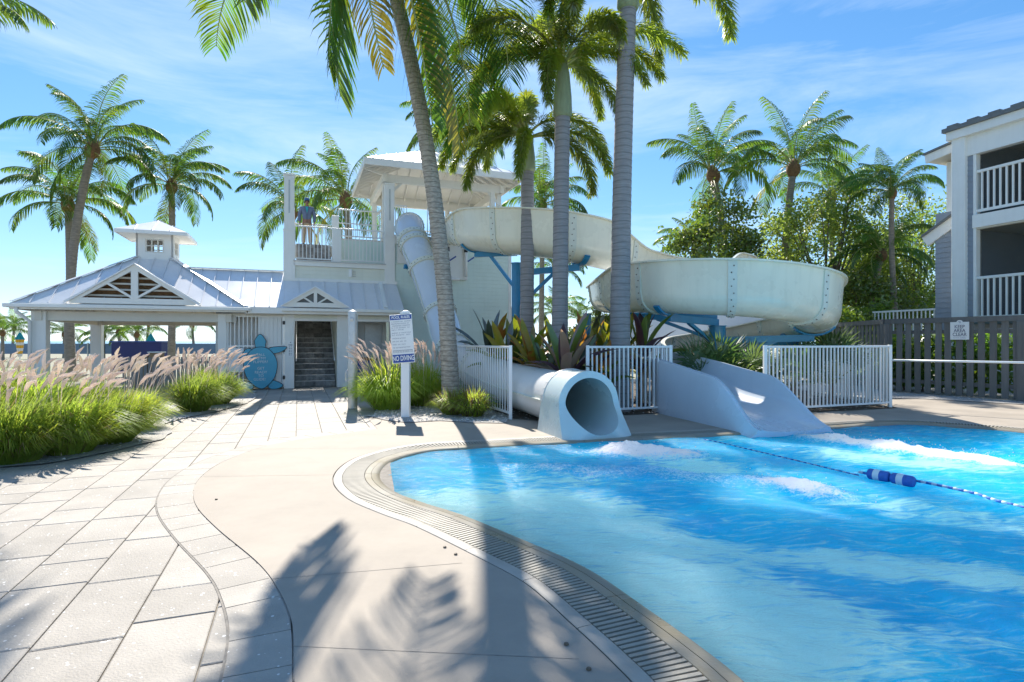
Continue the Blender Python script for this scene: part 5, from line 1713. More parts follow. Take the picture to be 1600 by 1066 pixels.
# ------------------------------------------------------------------ lane rope with floats
RP = empty('lane_rope', G(1395, 747), 'blue and white rope with two striped floats lying across the pool', 'rope')
rp = catmull([G(1100, 684), G(1130, 690), G(1230, 713), G(1355, 742), G(1430, 753), G(1520, 772), G(1600, 795), (5.3, 3.3, 0)], 14)
rp = resample(rp, 0.05)
rmat = M('rope_blue', (.05, .16, .50), .6, .2, 20)
rwm = M('rope_white', (.60, .66, .74), .6, .1, 20)
for which, mat in ((0, rmat), (1, rwm)):
    mb = MB()
    for i in range(len(rp) - 1):
        if (i // 1) % 2 == which:
            zz = Vector((0, 0, +.012 if rp[i].y < 6.5 else -.026)); mb.tube([rp[i] + zz, rp[i + 1] + zz], .014 if rp[i].y < 6.5 else .008, 6)
    o = mb.build('rope_strand', mat, RP, smooth=True)
fa_, fb_ = G(1356, 741), G(1430, 755)
dv = (fb_ - fa_); L_ = dv.length; dv.normalize()
for k in range(2):
    s0 = fa_ + dv * (L_ * k / 2); s1 = fa_ + dv * (L_ * (k + 1) / 2)
    prof = [(.0, .3), (.04, .8), (.12, 1), (.3, 1), (.31, 1), (.58, 1), (.59, 1), (.88, 1), (.96, .8), (1.0, .3)]
    R0 = .062
    def fl_(i0, i1, rr=1.0):
        mb = MB(); mb.tube([s0.lerp(s1, t) + Vector((0, 0, .008)) for t, r in prof[i0:i1]], [R0 * r * rr for t, r in prof[i0:i1]], 16); return mb
    f = fl_(0, 10).build('float', rmat, RP, autosmooth=40)
    fl_(4, 6, 1.03).build('float_band', mt['white2'], f, autosmooth=40)

# ------------------------------------------------------------------ person on the landing
PPp = Bw(.42, 2.98, 5.0)
PP = empty('person', PPp, 'person in blue grey jacket, teal shirt, tan trousers and blue cap on upper landing', 'person')
PP.rotation_euler = (0, 0, math.atan2(-PPp.y, -PPp.x) + R(90))


def skin_obj(name, V, E, rad, mat, parent, sub=2, root=0):
    me = bpy.data.meshes.new(name); me.from_pydata(V, E, []); me.materials.append(mat)
    o = bpy.data.objects.new(name, me); link(o); o.parent = parent; ORG[o.name] = ORG[parent.name]
    o.modifiers.new('skin', 'SKIN')
    for i, sv in enumerate(me.skin_vertices[0].data):
        r = rad[i]; sv.radius = r if hasattr(r, '__len__') else (r, r); sv.use_root = (i == root)
    s = o.modifiers.new('sub', 'SUBSURF'); s.levels = sub; s.render_levels = sub
    for p in me.polygons: p.use_smooth = True
    o.modifiers['skin'].use_smooth_shade = True
    return o


skinm = M('skin', (.26, .14, .09), .5, .06, 9)
jackm = M('jacket_cloth', (.13, .17, .26), .8, .12, 9, bump=.3, bscale=30)
shirt = M('teal_shirt', (.03, .36, .40), .7, .08, 9)
trous = M('tan_trousers', (.40, .30, .19), .8, .08, 9, bump=.3, bscale=25)
capm = M('blue_cap', (.05, .13, .28), .7, .1, 9)
hairm = M('dark_hair', (.03, .02, .015), .7, .2, 20)
V = [(0, 0, .93), (0, .01, 1.15), (0, .02, 1.36), (0, .01, 1.46), (0, -.01, 1.52), (0, -.01, 1.62), (0, 0, 1.70)]
E = [(0, 1), (1, 2), (2, 3), (3, 4), (4, 5), (5, 6)]
rad = [(.15, .10), (.14, .10), (.165, .105), (.07, .065), (.055, .058), (.075, .092), (.055, .07)]
for s in (-1, 1):
    b0 = len(V)
    V += [(s * .18, .02, 1.38), (s * .24, .03, 1.12), (s * .25, -.02, .88), (s * .245, -.04, .80), (s * .24, -.05, .73)]
    E += [(2, b0), (b0, b0 + 1), (b0 + 1, b0 + 2), (b0 + 2, b0 + 3), (b0 + 3, b0 + 4)]
    rad += [.06, .047, .034, (.042, .026), (.03, .015)]
    b0 = len(V)
    V += [(s * .09, .0, .86), (s * .11, -.01, .48), (s * .12, .02, .10), (s * .125, -.03, .04), (s * .13, -.16, .03)]
    E += [(0, b0), (b0, b0 + 1), (b0 + 1, b0 + 2), (b0 + 2, b0 + 3), (b0 + 3, b0 + 4)]
    rad += [.088, .062, .042, (.045, .04), (.04, .028)]
skin_obj('body', V, E, rad, skinm, PP)
# fingers and thumbs
for s in (-1, 1):
    mb = MB()
    for k, ln in enumerate((.075, .088, .082, .065)):
        y = -.085 + k * .022; x0 = s * .243
        q = [(x0, y, .74), (x0 - s * .006, y - .004, .74 - ln * .5), (x0 - s * .02, y - .008, .74 - ln)]
        mb.m = Matrix.Translation(PPp); mb.tube(q, [.0095, .0085, .007], 6)
    mb.tube([(s * .24, -.085, .79), (s * .232, -.115, .755), (s * .226, -.118, .72)], [.011, .010, .008], 6)
    mb.build('hand_fingers', skinm, PP, smooth=True)
Vj = [(0, 0, .90), (0, .01, 1.10), (0, .02, 1.34), (0, .015, 1.44)]
Ej = [(0, 1), (1, 2), (2, 3)]; rj = [(.185, .125), (.17, .125), (.19, .125), (.10, .085)]
for s in (-1, 1):
    b0 = len(Vj); Vj += [(s * .19, .02, 1.385), (s * .26, .03, 1.12), (s * .265, -.02, .87)]
    Ej += [(2, b0), (b0, b0 + 1), (b0 + 1, b0 + 2)]; rj += [.085, .070, .055]
skin_obj('jacket', Vj, Ej, rj, jackm, PP)
mb = MB(Matrix.Translation(PPp)); mb.prism([(-.055, -.128, 1.42), (.055, -.128, 1.42), (.0, -.150, 1.16)], (0, .02, 0)); mb.build('shirt_front', shirt, PP)
mb = MB(Matrix.Translation(PPp)); mb.beam((0, -.140, .82), (0, -.148, 1.16), .012, .008, (0, -1, 0)); mb.build('jacket_zip', mt['ink'], PP)
Vt = [(0, 0, .92), (0, 0, .86)]; Et = [(0, 1)]; rt2 = [(.165, .115), (.15, .11)]
for s in (-1, 1):
    b0 = len(Vt); Vt += [(s * .095, .0, .78), (s * .112, -.01, .46), (s * .122, .01, .08)]
    Et += [(1, b0), (b0, b0 + 1), (b0 + 1, b0 + 2)]; rt2 += [.105, .085, .075]
skin_obj('trousers', Vt, Et, rt2, trous, PP)
for s in (-1, 1):
    mb = MB(Matrix.Translation(PPp)); mb.tube([(s * .125, .07, .05), (s * .128, -.02, .055), (s * .13, -.13, .04), (s * .13, -.20, .03)], [.05, .058, .05, .032], 10); mb.build('shoe', mt['ink'], PP, smooth=True)
mb = MB(Matrix.Translation(PPp + Vector((0, .0, 1.665)))); mb.lathe([(.094, 0), (.100, .03), (.092, .07), (.06, .105), (.01, .118)], n=16); cp = mb.build('cap', capm, PP, smooth=True)
mb = MB(Matrix.Translation(PPp)); mb.prism([(-.07, -.07, 1.668), (-.055, -.155, 1.655), (0, -.178, 1.650), (.055, -.155, 1.655), (.07, -.07, 1.668)], (0, 0, .012)); mb.build('cap_peak', capm, cp)
mb = MB(Matrix.Translation(PPp)); mb.lathe([(.086, 1.60), (.095, 1.665)], (0, .012, 0), 14); mb.build('hair', hairm, PP, smooth=True)
mb = MB(Matrix.Translation(PPp)); mb.tube([(0, -.098, 1.60), (0, -.118, 1.575), (0, -.105, 1.565)], [.010, .016, .010], 6); mb.build('nose', skinm, PP, smooth=True)
mb = MB(Matrix.Translation(PPp))
for s in (-1, 1): mb.box(s * .033 - .012, s * .033 + .012, -.104, -.09, 1.603, 1.613)
mb.box(-.022, .022, -.103, -.09, 1.535, 1.542); mb.build('eyes_and_mouth', mt['ink'], PP)
for s in (-1, 1):
    mb = MB(Matrix.Translation(PPp)); mb.tube([(s * .083, .01, 1.63), (s * .093, .012, 1.60), (s * .083, .008, 1.565)], [.012, .018, .01], 6); mb.build('ear', skinm, PP, smooth=True)

# ------------------------------------------------------------------ beach-side things seen through the pavilion
teal = M('teal_canvas', (.02, .30, .32), .8, .12, 6)
yel = M('yellow_canvas', (.75, .42, .04), .8, .08, 6)
wcan = M('white_canvas', (.75, .74, .70), .8, .05, 6)


def closed_umbrella(x, y, zt, label, striped=True):
    u = empty('closed_umbrella', (x, y, 0), label, 'umbrella', 'closed beach umbrellas')
    mb = MB(); mb.tube([(x, y, 0), (x, y, zt + .12)], .025, 8); mb.build('pole', mt['steel'], u)
    def fold(z0, z1, r0, r1, mat, nm):
        vs = []; n = 24
        for z, r in ((z0, r0), (z1, r1)):
            for k in range(n):
                a = 6.283 * k / n; rr = r * (1 if k % 3 else .72); vs.append((x + rr * math.cos(a), y + rr * math.sin(a), z))
        mb = MB(); mb.add(vs, [(k, (k + 1) % n, n + (k + 1) % n, n + k) for k in range(n)] + [tuple(range(n, 2 * n)), tuple(range(n))[::-1]]); mb.build(nm, mat, u)
    fold(zt - .50, zt, .30, .05, teal, 'canopy_top')
    n = 6
    for i in range(n):
        z1 = zt - .50 - i * .2; fold(z1 - .2, z1 - .002, .24 - .02 * (i + 1), .26 - .02 * i, (yel if i % 2 == 0 else wcan) if striped else teal, 'canopy_stripe')
    return u


closed_umbrella(-29.4, 40, 2.15, 'closed teal topped umbrella with yellow and white stripes left of inner pavilion post')
closed_umbrella(-34.6, 40, 2.10, 'closed striped umbrella at far left edge behind tall plumes')
closed_umbrella(-25.4, 40, 2.0, 'closed plain teal umbrella above navy wall', False)
NW = empty('navy_wall', (-19, 28, 0), 'navy blue low bar wall behind the pavilion', 'wall')
mb = MB(); A1, A2 = at(174, 540, 28), at(252, 540, 28)
mb.box(A1.x, A2.x, 28, 28.6, 0, 1.44); mb.build('wall_panel', M('navy_panel', (.02, .03, .14), .6, .1, 3), NW)
mb = MB(); mb.box(A1.x - .05, A2.x + .05, 27.95, 28.65, 1.442, 1.50); mb.build('wall_cap', mt['signblue'], NW)
WS = empty('wind_screen', (-30, 55, 0), 'long low blue grey wind screen along the beach', 'fence')
for i in range(14):
    x = -62 + i * 4.2
    mb = MB(); mb.box(x, x + 4.1, 55, 55.06, 0.25, 1.25); mb.build('screen_panel', M('screen_blue', (.14, .22, .32), .5, .1, 2) if i == 0 else bpy.data.materials['screen_blue'], WS)
    mb = MB(); mb.box(x - .05, x + .05, 54.95, 55.1, 0, 1.32); mb.build('screen_post', mt['steel'], WS)
SF = empty('grey_slat_fence', (-11.2, 16.3, 0), 'weathered grey slat fence behind the plumed grass', 'fence')
gw_ = M('weathered_wood', (.30, .27, .24), .8, .2, 3, stretch=(6, 6, .8), rand=.15)
sl2 = MB().box(-.04, .04, -.01, .01, 0, 1.02).mesh('fence_slat', gw_)
fa0, fb0 = Bw(-4.6, .1), Bw(-2.2, .3)
for i in range(24):
    inst('fence_slat', sl2, SF, fa0.lerp(fb0, i / 23), BROT)
mb = MB(); mb.beam(fa0 + Vector((0, .03, .85)), fb0 + Vector((0, .03, .85)), .04, .07); mb.build('fence_rail', gw_, SF)
PT = empty('planter_box', Bw(-4.4, 1.8, 0), 'small tan wooden planter stand in front of navy wall', 'planter')
wd = M('tan_wood', (.42, .27, .14), .7, .15, 5)
box_b(PT, 'box', -4.75, -4.35, 1.6, 2.0, 0, 1.02, wd, .01); box_b(PT, 'shelf', -4.30, -3.95, 1.6, 2.0, 0, 1.12, wd, .01)
box_b(PT, 'box_lid', -4.34, -3.91, 1.56, 2.04, 1.122, 1.16, mt['white2'])
# ------------------------------------------------------------------ palms
def frond_mesh(name, L, e0, e1, nl, lmax, lw, hang, seed, mats, pw=1.15, fold=0.5, base=0.12, sideways=0.0, twist=0.0):
    """pinnate frond along +X; e0/e1 start and end elevation in degrees"""
    r = random.Random(seed)
    mb = MB(); n = 22
    P = [Vector((0, 0, 0))]; D = []
    for i in range(n):
        t = i / (n - 1); e = R(lerp(e0, e1, t ** pw)); yaw = R(sideways) * t
        d = Vector((math.cos(e) * math.cos(yaw), math.cos(e) * math.sin(yaw), math.sin(e))); D.append(d); P.append(P[-1] + d * (L / n))
    mb.cur = 0
    mb.tube(P, [lerp(.035, .006, i / n) * (L / 4) ** .5 for i in range(n + 1)], 5)
    mb.cur = 1
    for s in (-1, 1):
        for k in range(nl):
            t = base + (1 - base) * (k + r.uniform(-.3, .3)) / nl
            t = min(.995, max(.02, t)); x = t * n; i = min(n - 1, int(x)); p = P[i].lerp(P[i + 1], x - i); d = D[i]
            side = Vector((-math.sin(R(sideways) * t), math.cos(R(sideways) * t), 0)) * s
            up = side.cross(d) * s
            if up.z < 0: up = -up
            if twist:
                tw_ = R(twist) * min(1, t * 2.0) * s; side, up = side * math.cos(tw_) + up * math.sin(tw_), up * math.cos(tw_) - side * math.sin(tw_)
            ll = lmax * (min(1, .35 + 2.2 * (t - base)) if t < .4 else 1) * (1 - .72 * max(0, (t - .45) / .55) ** 1.4) * r.uniform(.85, 1.1)
            fw = lerp(.35, .95, t) + r.uniform(-.12, .12)
            v = (side * 1.0 + d * fw + up * (.35 * (1 - t) + r.uniform(-.12, .12) - fold * .3)).normalized()
            g = Vector((0, 0, -1))
            hg = hang * r.uniform(.7, 1.3)
            m1 = p + v * (ll * .45) + g * (ll * .10 * hg)
            v2 = (v + g * (.55 * hg)).normalized()
            m2 = m1 + v2 * (ll * .32)
            v3 = (v2 + g * (.7 * hg)).normalized()
            tip = m2 + v3 * (ll * .25)
            wdir = d * .9 + up * .35; wdir -= v * wdir.dot(v); wdir.normalize()
            w = lw * r.uniform(.8, 1.15)
            a = [p - wdir * w * .25, p + wdir * w * .25, m1 - wdir * w * .5, m1 + wdir * w * .5, m2 - wdir * w * .38, m2 + wdir * w * .38, tip]
            mb.add(a, [(0, 1, 3, 2), (2, 3, 5, 4), (4, 5, 6)])
    me = mb.mesh(name, mats)
    return me


def foxtail_mesh(name, L, e0, e1, seed, mats, nl=135, lmax=.46, lw=.034):
    r = random.Random(seed); mb = MB(); n = 20
    P = [Vector((0, 0, 0))]; D = []
    for i in range(n):
        t = i / (n - 1); e = R(lerp(e0, e1, t ** 1.0)); d = Vector((math.cos(e), 0, math.sin(e))); D.append(d); P.append(P[-1] + d * (L / n))
    mb.tube(P, [lerp(.04, .006, i / n) for i in range(n + 1)], 5)
    mb.cur = 1
    for k in range(nl):
        t = .12 + .88 * k / nl; x = t * n; i = min(n - 1, int(x)); p = P[i].lerp(P[i + 1], x - i); d = D[i]
        s = Vector((0, 1, 0)); u = s.cross(d)
        a0 = r.uniform(0, 6.28)
        for j in range(5):
            a = a0 + j * 1.257 + r.uniform(-.25, .25)
            rad = (s * math.cos(a) + u * math.sin(a))
            ll = lmax * (.55 + .45 * math.sin(math.pi * min(1, t * .85 + .15))) * r.uniform(.75, 1.1)
            v = (rad + d * r.uniform(.55, 1.0) + Vector((0, 0, -.25))).normalized()
            m1 = p + v * ll * .55; tip = m1 + (v + Vector((0, 0, -.6))).normalized() * ll * .45
            w = d.cross(v)
            w = w.normalized() if w.length > .01 else s
            mb.add([p, m1 - w * lw * .5, m1 + w * lw * .5, tip], [(0, 2, 1), (1, 2, 3)])
    return mb.mesh(name, mats)


FM = [mt['rachis'], mt['frond']]; FY = [mt['rachis'], mt['frondyel']]
CO = {}
for k, (e0, e1) in enumerate(((84, 20), (68, -25), (52, -52), (32, -74), (6, -86), (-30, -88))):
    CO[k] = [frond_mesh('frond', 1.0 * 4, e0, e1, 56, 1.05, .055, 1.9, 10 * k + s, FM, sideways=sw) for s, sw in ((1, -30), (2, 24), (3, 4))]
CO['y'] = [frond_mesh('frond', 4, -25, -88, 40, .75, .05, 1.2, 77, FY)]
HERO = {}
for k, (e0, e1) in enumerate(((82, 30), (62, -20), (38, -58), (10, -86), (-15, -89), (-48, -90), (20, -62))):
    HERO[k] = [frond_mesh('frond', 4.6, e0, e1, 84, 1.22, .036, .8, 200 + 10 * k + s, FM, pw=.9, twist=tw) for s, tw in ((1, 62 if k in (3, 4, 5) else 0), (2, 78 if k in (3, 4, 5) else 0))]
HERO['y'] = [frond_mesh('frond', 3.4, -50, -90, 60, .6, .045, 1.3, 290, FY)]
FX = [foxtail_mesh('frond', 2.7, e0, e1, 300 + k, [mt['rachis'], mt['foxtail']]) for k, (e0, e1) in enumerate(((70, 10), (48, -45), (25, -75), (5, -86), (48, -70)))]


def bezier(a, c, b, n):
    a, b, c = Vector(a), Vector(b), Vector(c)
    return [a * (1 - t) ** 2 + c * (2 * t * (1 - t)) + b * t * t for t in [i / n for i in range(n + 1)]]


def trunk_mesh(parent, pts, r0, r1, mat, ring=0.12, depth=0.05, sides=14, flare=0.25, name='trunk', jitter=0.0):
    Q = resample(pts, ring / 3.0) if ring else pts
    n = len(Q); rad = []
    tr = random.Random(int(abs(Q[0].x) * 100))
    for i in range(n):
        t = i / (n - 1)
        r = lerp(r0, r1, t) * (1 + flare * math.exp(-t * 14))
        if ring:
            ph = i % 3
            r *= 1 + (depth * .5 if ph == 0 else (-depth * .6 if ph == 1 else 0)) + tr.uniform(-jitter, jitter)
        rad.append(r)
    mb = MB(); mb.tube(Q, rad, sides)
    return mb.build(name, mat, parent, autosmooth=60)


def coconut(label, base, top, r0, r1, scale=1.0, seed=1, bend=(0, 0, 0), spec=None, n=(3, 5, 5, 5, 4, 1), lib=CO, group='coconut palms behind the buildings', trunkmat=None, ring=.16, wind=0.0, name='coconut_palm', yellow=1):
    r = random.Random(seed)
    base, top = Vector(base), Vector(top)
    t = empty(name, base, label, 'palm tree', group)
    ctl = base.lerp(top, .5) + Vector(bend)
    pts = bezier(base - Vector((0, 0, .3)), ctl, top, 24)
    trunk_mesh(t, pts, r0, r1, trunkmat or mt['trunk'], ring=ring)
    d = (pts[-1] - pts[-2]).normalized()
    mb = MB(); mb.tube([top - d * .55 * scale, top - d * .3 * scale, top - d * .05 * scale, top + d * .28 * scale, top + d * .5 * scale], [r1 * 1.1, r1 * 1.9, r1 * 2.1, r1 * 1.4, r1 * .5], 10)
    cr = mb.build('crown', mt['bronze'], t, autosmooth=60)
    if spec is None:
        spec = []
        tot = 0
        for k, c in enumerate(n):
            off = r.uniform(0, 360)
            for i in range(c):
                spec.append((k, off + 360 * i / c + r.uniform(-18, 18), r.uniform(.88, 1.1)))
        for i in range(yellow): spec.append(('y', r.uniform(0, 360), .85))
    for k, az, sc_ in spec:
        me = r.choice(lib[k])
        a = R(az)
        hgt = {0: .35, 1: .28, 2: .15, 3: .05, 4: -.05, 5: -.2, 6: .1, 'y': -.25}[k]
        p = top + d * (hgt * scale) + Vector((math.cos(a), math.sin(a), 0)) * r1 * 1.1
        o = bpy.data.objects.new('frond', me); link(o); o.parent = cr
        o.location = p - ORG[cr.name]
        s = sc_ * scale
        o.scale = (s, s, s)
        wz = wind * math.sin(a + .3) * -.5
        o.rotation_euler = (R(r.uniform(-16, 16)), R(r.uniform(-6, 6)), a + wz)
    return t


# the leaning palm in the gravel bed, base about (705, 640)
hb_, ht_ = Vector((-1.32, 12.45, 0)), Vector((-3.15, 12.1, 11.2))
hspec = [(0, 20, 1), (1, 60, 1), (1, 300, 1), (2, 30, 1), (2, 330, .95),
         (6, 183, 1.0), (6, 10, .95), (3, 340, 1.0), (4, 186, 1.06), (4, 232, 1.02), (5, 246, 1.16), (4, 352, 1.16), (4, 20, 1.15), (5, 350, 1.2), (5, 300, 1.24), (5, 30, 1.2), (5, 262, 1.1), ('y', 262, 1.5), ('y', 318, 1.75)]
HP = coconut('tall coconut palm leaning left out of the gravel bed beside the pool rules sign', hb_, ht_, .185, .145, 1.0, 3, (0.78, .1, .35), hspec, lib=HERO, group=None, trunkmat=mt['trunkbig'], ring=.10)

# coconut palms far behind
def P(px, py, Y):
    return at(px, py, Y)


def ground_at(px, Y): return Vector(((px - 800) / FP * Y, Y, 0))


coconut('coconut palm with the tallest crown of the three left of the pavilion cupola', ground_at(112, 25), P(145, 232, 25), .20, .15, .80, 21, (-.9, 0, 0), wind=.7)
coconut('shorter coconut palm with crown below its taller neighbour at far left', ground_at(106, 26.5), P(106, 318, 26.5), .18, .14, .74, 22, (.2, 0, 0), wind=.6)
coconut('coconut palm rising straight behind the pavilion cupola', ground_at(267, 27), P(268, 290, 27), .17, .13, .72, 23, (.1, 0, 0), wind=.7)
coconut('coconut palm right behind the tower balcony', ground_at(548, 27), P(540, 312, 27), .19, .15, .82, 24, (.3, 0, 0))
coconut('coconut palm low behind the left balcony pillar with one drooping frond', ground_at(452, 32), P(458, 330, 32), .16, .13, .85, 25, n=(2, 3, 4, 4, 2, 0))
coconut('coconut palm behind the tower roof with dark crown between big palms', ground_at(714, 29), P(716, 205, 29), .19, .15, .85, 26, (.2, 0, 0))
coconut('small coconut palm behind the middle ringed trunks', ground_at(845, 33), P(848, 320, 33), .17, .13, .8, 27)
coconut('left one of the two coconut palms above the lower slide loop', ground_at(1142, 26), P(1114, 272, 26), .19, .15, .80, 28, (.5, 0, 0), n=(4, 5, 5, 4, 2, 0), wind=.4)
coconut('right one of the two coconut palms above the lower slide loop', ground_at(1228, 26), P(1240, 262, 26), .19, .15, .80, 29, (-.5, 0, 0), n=(4, 5, 5, 4, 2, 0), wind=.4)
coconut('coconut palm half hidden behind the right hand broadleaf tree', ground_at(1300, 33), P(1300, 305, 33), .17, .14, .8, 30, n=(3, 4, 4, 2, 0, 0))
coconut('slender light green palm in front of the grey house roof', ground_at(1412, 22), P(1394, 300, 22), .12, .085, .50, 31, (-.35, 0, 0), n=(3, 5, 6, 5, 1, 0), group='small palms by the grey house', name='slender_palm', yellow=0)
coconut('short dark palm with curved trunk left of the slender palm by the house', ground_at(1366, 23), P(1378, 398, 23), .13, .10, .52, 32, (-.5, 0, .3), n=(3, 4, 5, 5, 3, 2), group='small palms by the grey house', name='slender_palm')
# frond reaching in at the far left from a palm outside the frame
coconut('palm outside the left edge with one frond reaching into the sky', (-16.2, 15.2, 0), (-16.4, 15.2, 9.6), .18, .14, 1.0, 33, spec=[(2, 0, .92), (2, 90, 1), (2, 180, 1), (2, 270, 1), (1, 45, 1), (1, 200, 1), (3, 140, 1), (0, 100, 1)], group=None)

# far palms on the beach
FAR = [(22, 512, 62, 'tiny thin palm on the horizon at far left', 540), (100, 522, 60, 'tiny palm seen beside the left pavilion post', 0), (185, 518, 52, 'bushy palm behind the left end of navy wall', 0), (214, 522, 50, 'bushy palm above the middle of navy wall', 0),
       (162, 524, 55, 'tiny palm between closed umbrella and inner post', 0), (300, 508, 58, 'windblown palm under the right part of pavilion roof', 0), (232, 506, 60, 'windblown palm above the right end of navy wall', 0),
       (866, 420, 40, 'far palm seen between the two middle ringed trunks, upper crown', 0), (868, 488, 44, 'low far palm between the two middle ringed trunks', 0), (905, 500, 48, 'low far palm right of the crownshaft palm trunk', 0), (4, 520, 50, 'low bushy palm at the left picture edge', 0), (1085, 388, 38, 'palm low behind the left broadleaf tree', 0)]
for i, (px, py, Y, lab, _) in enumerate(FAR):
    coconut(lab, ground_at(px + (i % 3 - 1) * 4, Y), P(px, py, Y), .14, .11, .62 if Y > 45 else .72, 60 + i, n=(2, 4, 4, 3, 1, 0), group='far palms towards the beach', ring=0, yellow=0)


# foxtail palms with ringed trunks
def foxtail(label, base, top, shaft, r0, r1, spec, seed, scale=1.0):
    r = random.Random(seed); base, top = Vector(base), Vector(top)
    t = empty('foxtail_palm', base, label, 'palm tree', 'ringed foxtail palms by the slide')
    pts = bezier(base - Vector((0, 0, .2)), base.lerp(top, .5) + Vector((r.uniform(-.1, .1), 0, 0)), top, 24)
    trunk_mesh(t, pts, r0, r1, mt['ringtrunk'], ring=.15, depth=.028, sides=20, flare=.15, jitter=.004)
    d = Vector((0, 0, 1)); e = top + d * shaft
    mb = MB(); mb.tube([top - d * .02, top + d * .06, top + d * shaft * .35, top + d * shaft * .75, e], [r1 * 1.12, r1 * 1.30, r1 * 1.22, r1 * .95, r1 * .6], 14)
    cr = mb.build('crown', mt['shaft'], t, smooth=True)
    for k, az, s in spec:
        a = R(az); p = e + Vector((math.cos(a), math.sin(a), 0)) * r1 * .35 - d * (.12 if k in (2, 3) else 0)
        o = bpy.data.objects.new('frond', FX[k]); link(o); o.parent = cr; o.location = p - ORG[cr.name]
        s *= scale; o.scale = (s, s, s); o.rotation_euler = (R(r.uniform(-8, 8)), R(r.uniform(-5, 5)), a)
    return t


foxtail('middle foxtail palm trunk with pale crownshaft bulging below its fronds', (1.05, 12.6, 0), P(879, 183, 12.6), 1.25, .185, .165,
        [(0, 100, 1), (0, 250, .9), (1, 185, 1.0), (1, 215, .95), (1, 350, 1.05), (1, 15, 1.0), (4, 150, 1.05), (4, 60, 1), (4, 300, .9), (2, 190, .9), (2, 340, .8), (3, 250, .85), (1, 270, .9), (3, 20, .75)], 41)
foxtail('left foxtail palm trunk beside the blue post with low hanging fronds', (.34, 14.1, 0), P(824, 268, 14.1), .95, .18, .16,
        [(0, 80, .9), (0, 200, .9), (1, 180, .95), (4, 205, .95), (2, 195, .95), (2, 170, .85), (3, 215, .90), (4, 240, .9), (3, 330, .95), (2, 345, .95), (4, 10, .9), (3, 265, .8), (4, 120, 1)], 42)
foxtail('thickest foxtail palm trunk in front of the lower slide loop', (2.30, 12.15, 0), P(981, 15, 12.15), 1.2, .225, .18,
        [(0, 90, 1), (0, 270, 1), (1, 180, 1), (1, 10, 1), (1, 40, 1), (4, 345, 1.05), (3, 352, 1.0), (4, 200, .95), (3, 185, .8), (2, 320, .95), (2, 60, 1), (4, 250, .9)], 43, 1.12)


# ------------------------------------------------------------------ broadleaf trees
def broadleaf(label, base, h, rx, rz, seed, mat, leaf=.13, nleaf=5200, lean=(0, 0), zc=None, group='broadleaf trees on the right', name='broadleaf_tree', clumps=46):
    r = random.Random(seed); base = Vector(base)
    t = empty(name, base, label, 'tree', group)
    zc = zc or h - rz * .8
    mb = MB(); tips = []
    fork = base + Vector((lean[0] * .4, lean[1] * .4, zc * .45))
    mb.tube(bezier(base - Vector((0, 0, .2)), base.lerp(fork, .5) + Vector((r.uniform(-.2, .2), 0, 0)), fork, 8), [lerp(.20, .13, i / 8) * h / 6 for i in range(9)], 8)
    ctr = base + Vector((lean[0], lean[1], zc))
    for i in range(clumps):
        a = r.uniform(0, 6.28); u = r.uniform(-1, 1); q = r.uniform(.35, 1) ** .5
        p = ctr + Vector((math.cos(a) * math.sqrt(1 - u * u) * rx * q, math.sin(a) * math.sqrt(1 - u * u) * rx * .9 * q, u * rz * q))
        p += Vector((noise.noise(p * .7), noise.noise(p * .7 + Vector((9, 0, 0))), noise.noise(p * .7 + Vector((0, 9, 0))))) * rx * .35
        tips.append(p)
        if i % 2 == 0:
            mid = fork.lerp(p, .5) + Vector((r.uniform(-.3, .3), r.uniform(-.3, .3), r.uniform(0, .4)))
            mb.tube(bezier(fork, mid, p, 6), [lerp(.055, .010, k / 6) * h / 6 for k in range(7)], 5)
    mb.build('trunk', mt['bark'], t, smooth=True)
    lm = MB(); per = nleaf // clumps
    for p in tips:
        cs = rx * r.uniform(.20, .34)
        for k in range(per):
            v = Vector((r.gauss(0, 1), r.gauss(0, 1), r.gauss(0, .75))) * cs * .62
            c = p + v
            nrm = (Vector((r.gauss(0, 1), r.gauss(0, 1), r.gauss(.5, 1)))).normalized()
            a = Vector((r.gauss(0, 1), r.gauss(0, 1), r.gauss(-.2, 1))); a -= nrm * a.dot(nrm); a.normalize(); b_ = nrm.cross(a)
            s = leaf * r.uniform(.7, 1.25)
            lm.add([c - a * s * .5, c + b_ * s * .30 + nrm * s * .06, c + a * s * .5, c - b_ * s * .30 + nrm * s * .06], [(0, 1, 2, 3)])
    lm.build('crown', mat, t)
    return t


broadleaf('bright green open tree behind the lower loop between the palms', ground_at(1118, 24), 7.4, 1.9, 2.2, 51, mt['tree_leaf'], .17, 9000, clumps=46, zc=5.2)
broadleaf('large airy olive green tree right of the lower slide loop', ground_at(1290, 25), 8.2, 2.35, 2.8, 52, mt['tree_leaf2'], .15, 17000, clumps=66, zc=5.4)
broadleaf('broad dull green tree in front of the grey house wing', ground_at(1432, 27), 8.6, 3.0, 3.0, 53, mt['tree_leaf2'], .15, 20000, clumps=80, zc=5.2)
broadleaf('dark dense shrub tree behind the kinked part of dark fence', ground_at(1345, 23.5), 4.4, 2.1, 1.5, 54, mt['tree_leaf'], .15, 9000, clumps=50, zc=2.7)
broadleaf('dense shrub tree at the fence corner below the slender palm', ground_at(1430, 24), 4.0, 1.9, 1.4, 55, mt['tree_leaf'], .14, 9000, clumps=46, zc=2.4)
broadleaf('small pointed green tree left of the thickest palm trunk', ground_at(948, 27), 3.6, 1.05, 1.5, 56, mt['tree_leaf'], .13, 5200, clumps=32, zc=2.3)
broadleaf('low shrub tree behind the cordylines near the horizon', ground_at(900, 36), 2.3, 1.6, .9, 57, mt['tree_leaf'], .16, 1800, clumps=24, zc=1.4)
broadleaf('low shrub tree far behind the blue centre post', ground_at(1040, 30), 2.3, 1.7, .9, 58, mt['tree_leaf2'], .15, 2200, clumps=24, zc=1.3)
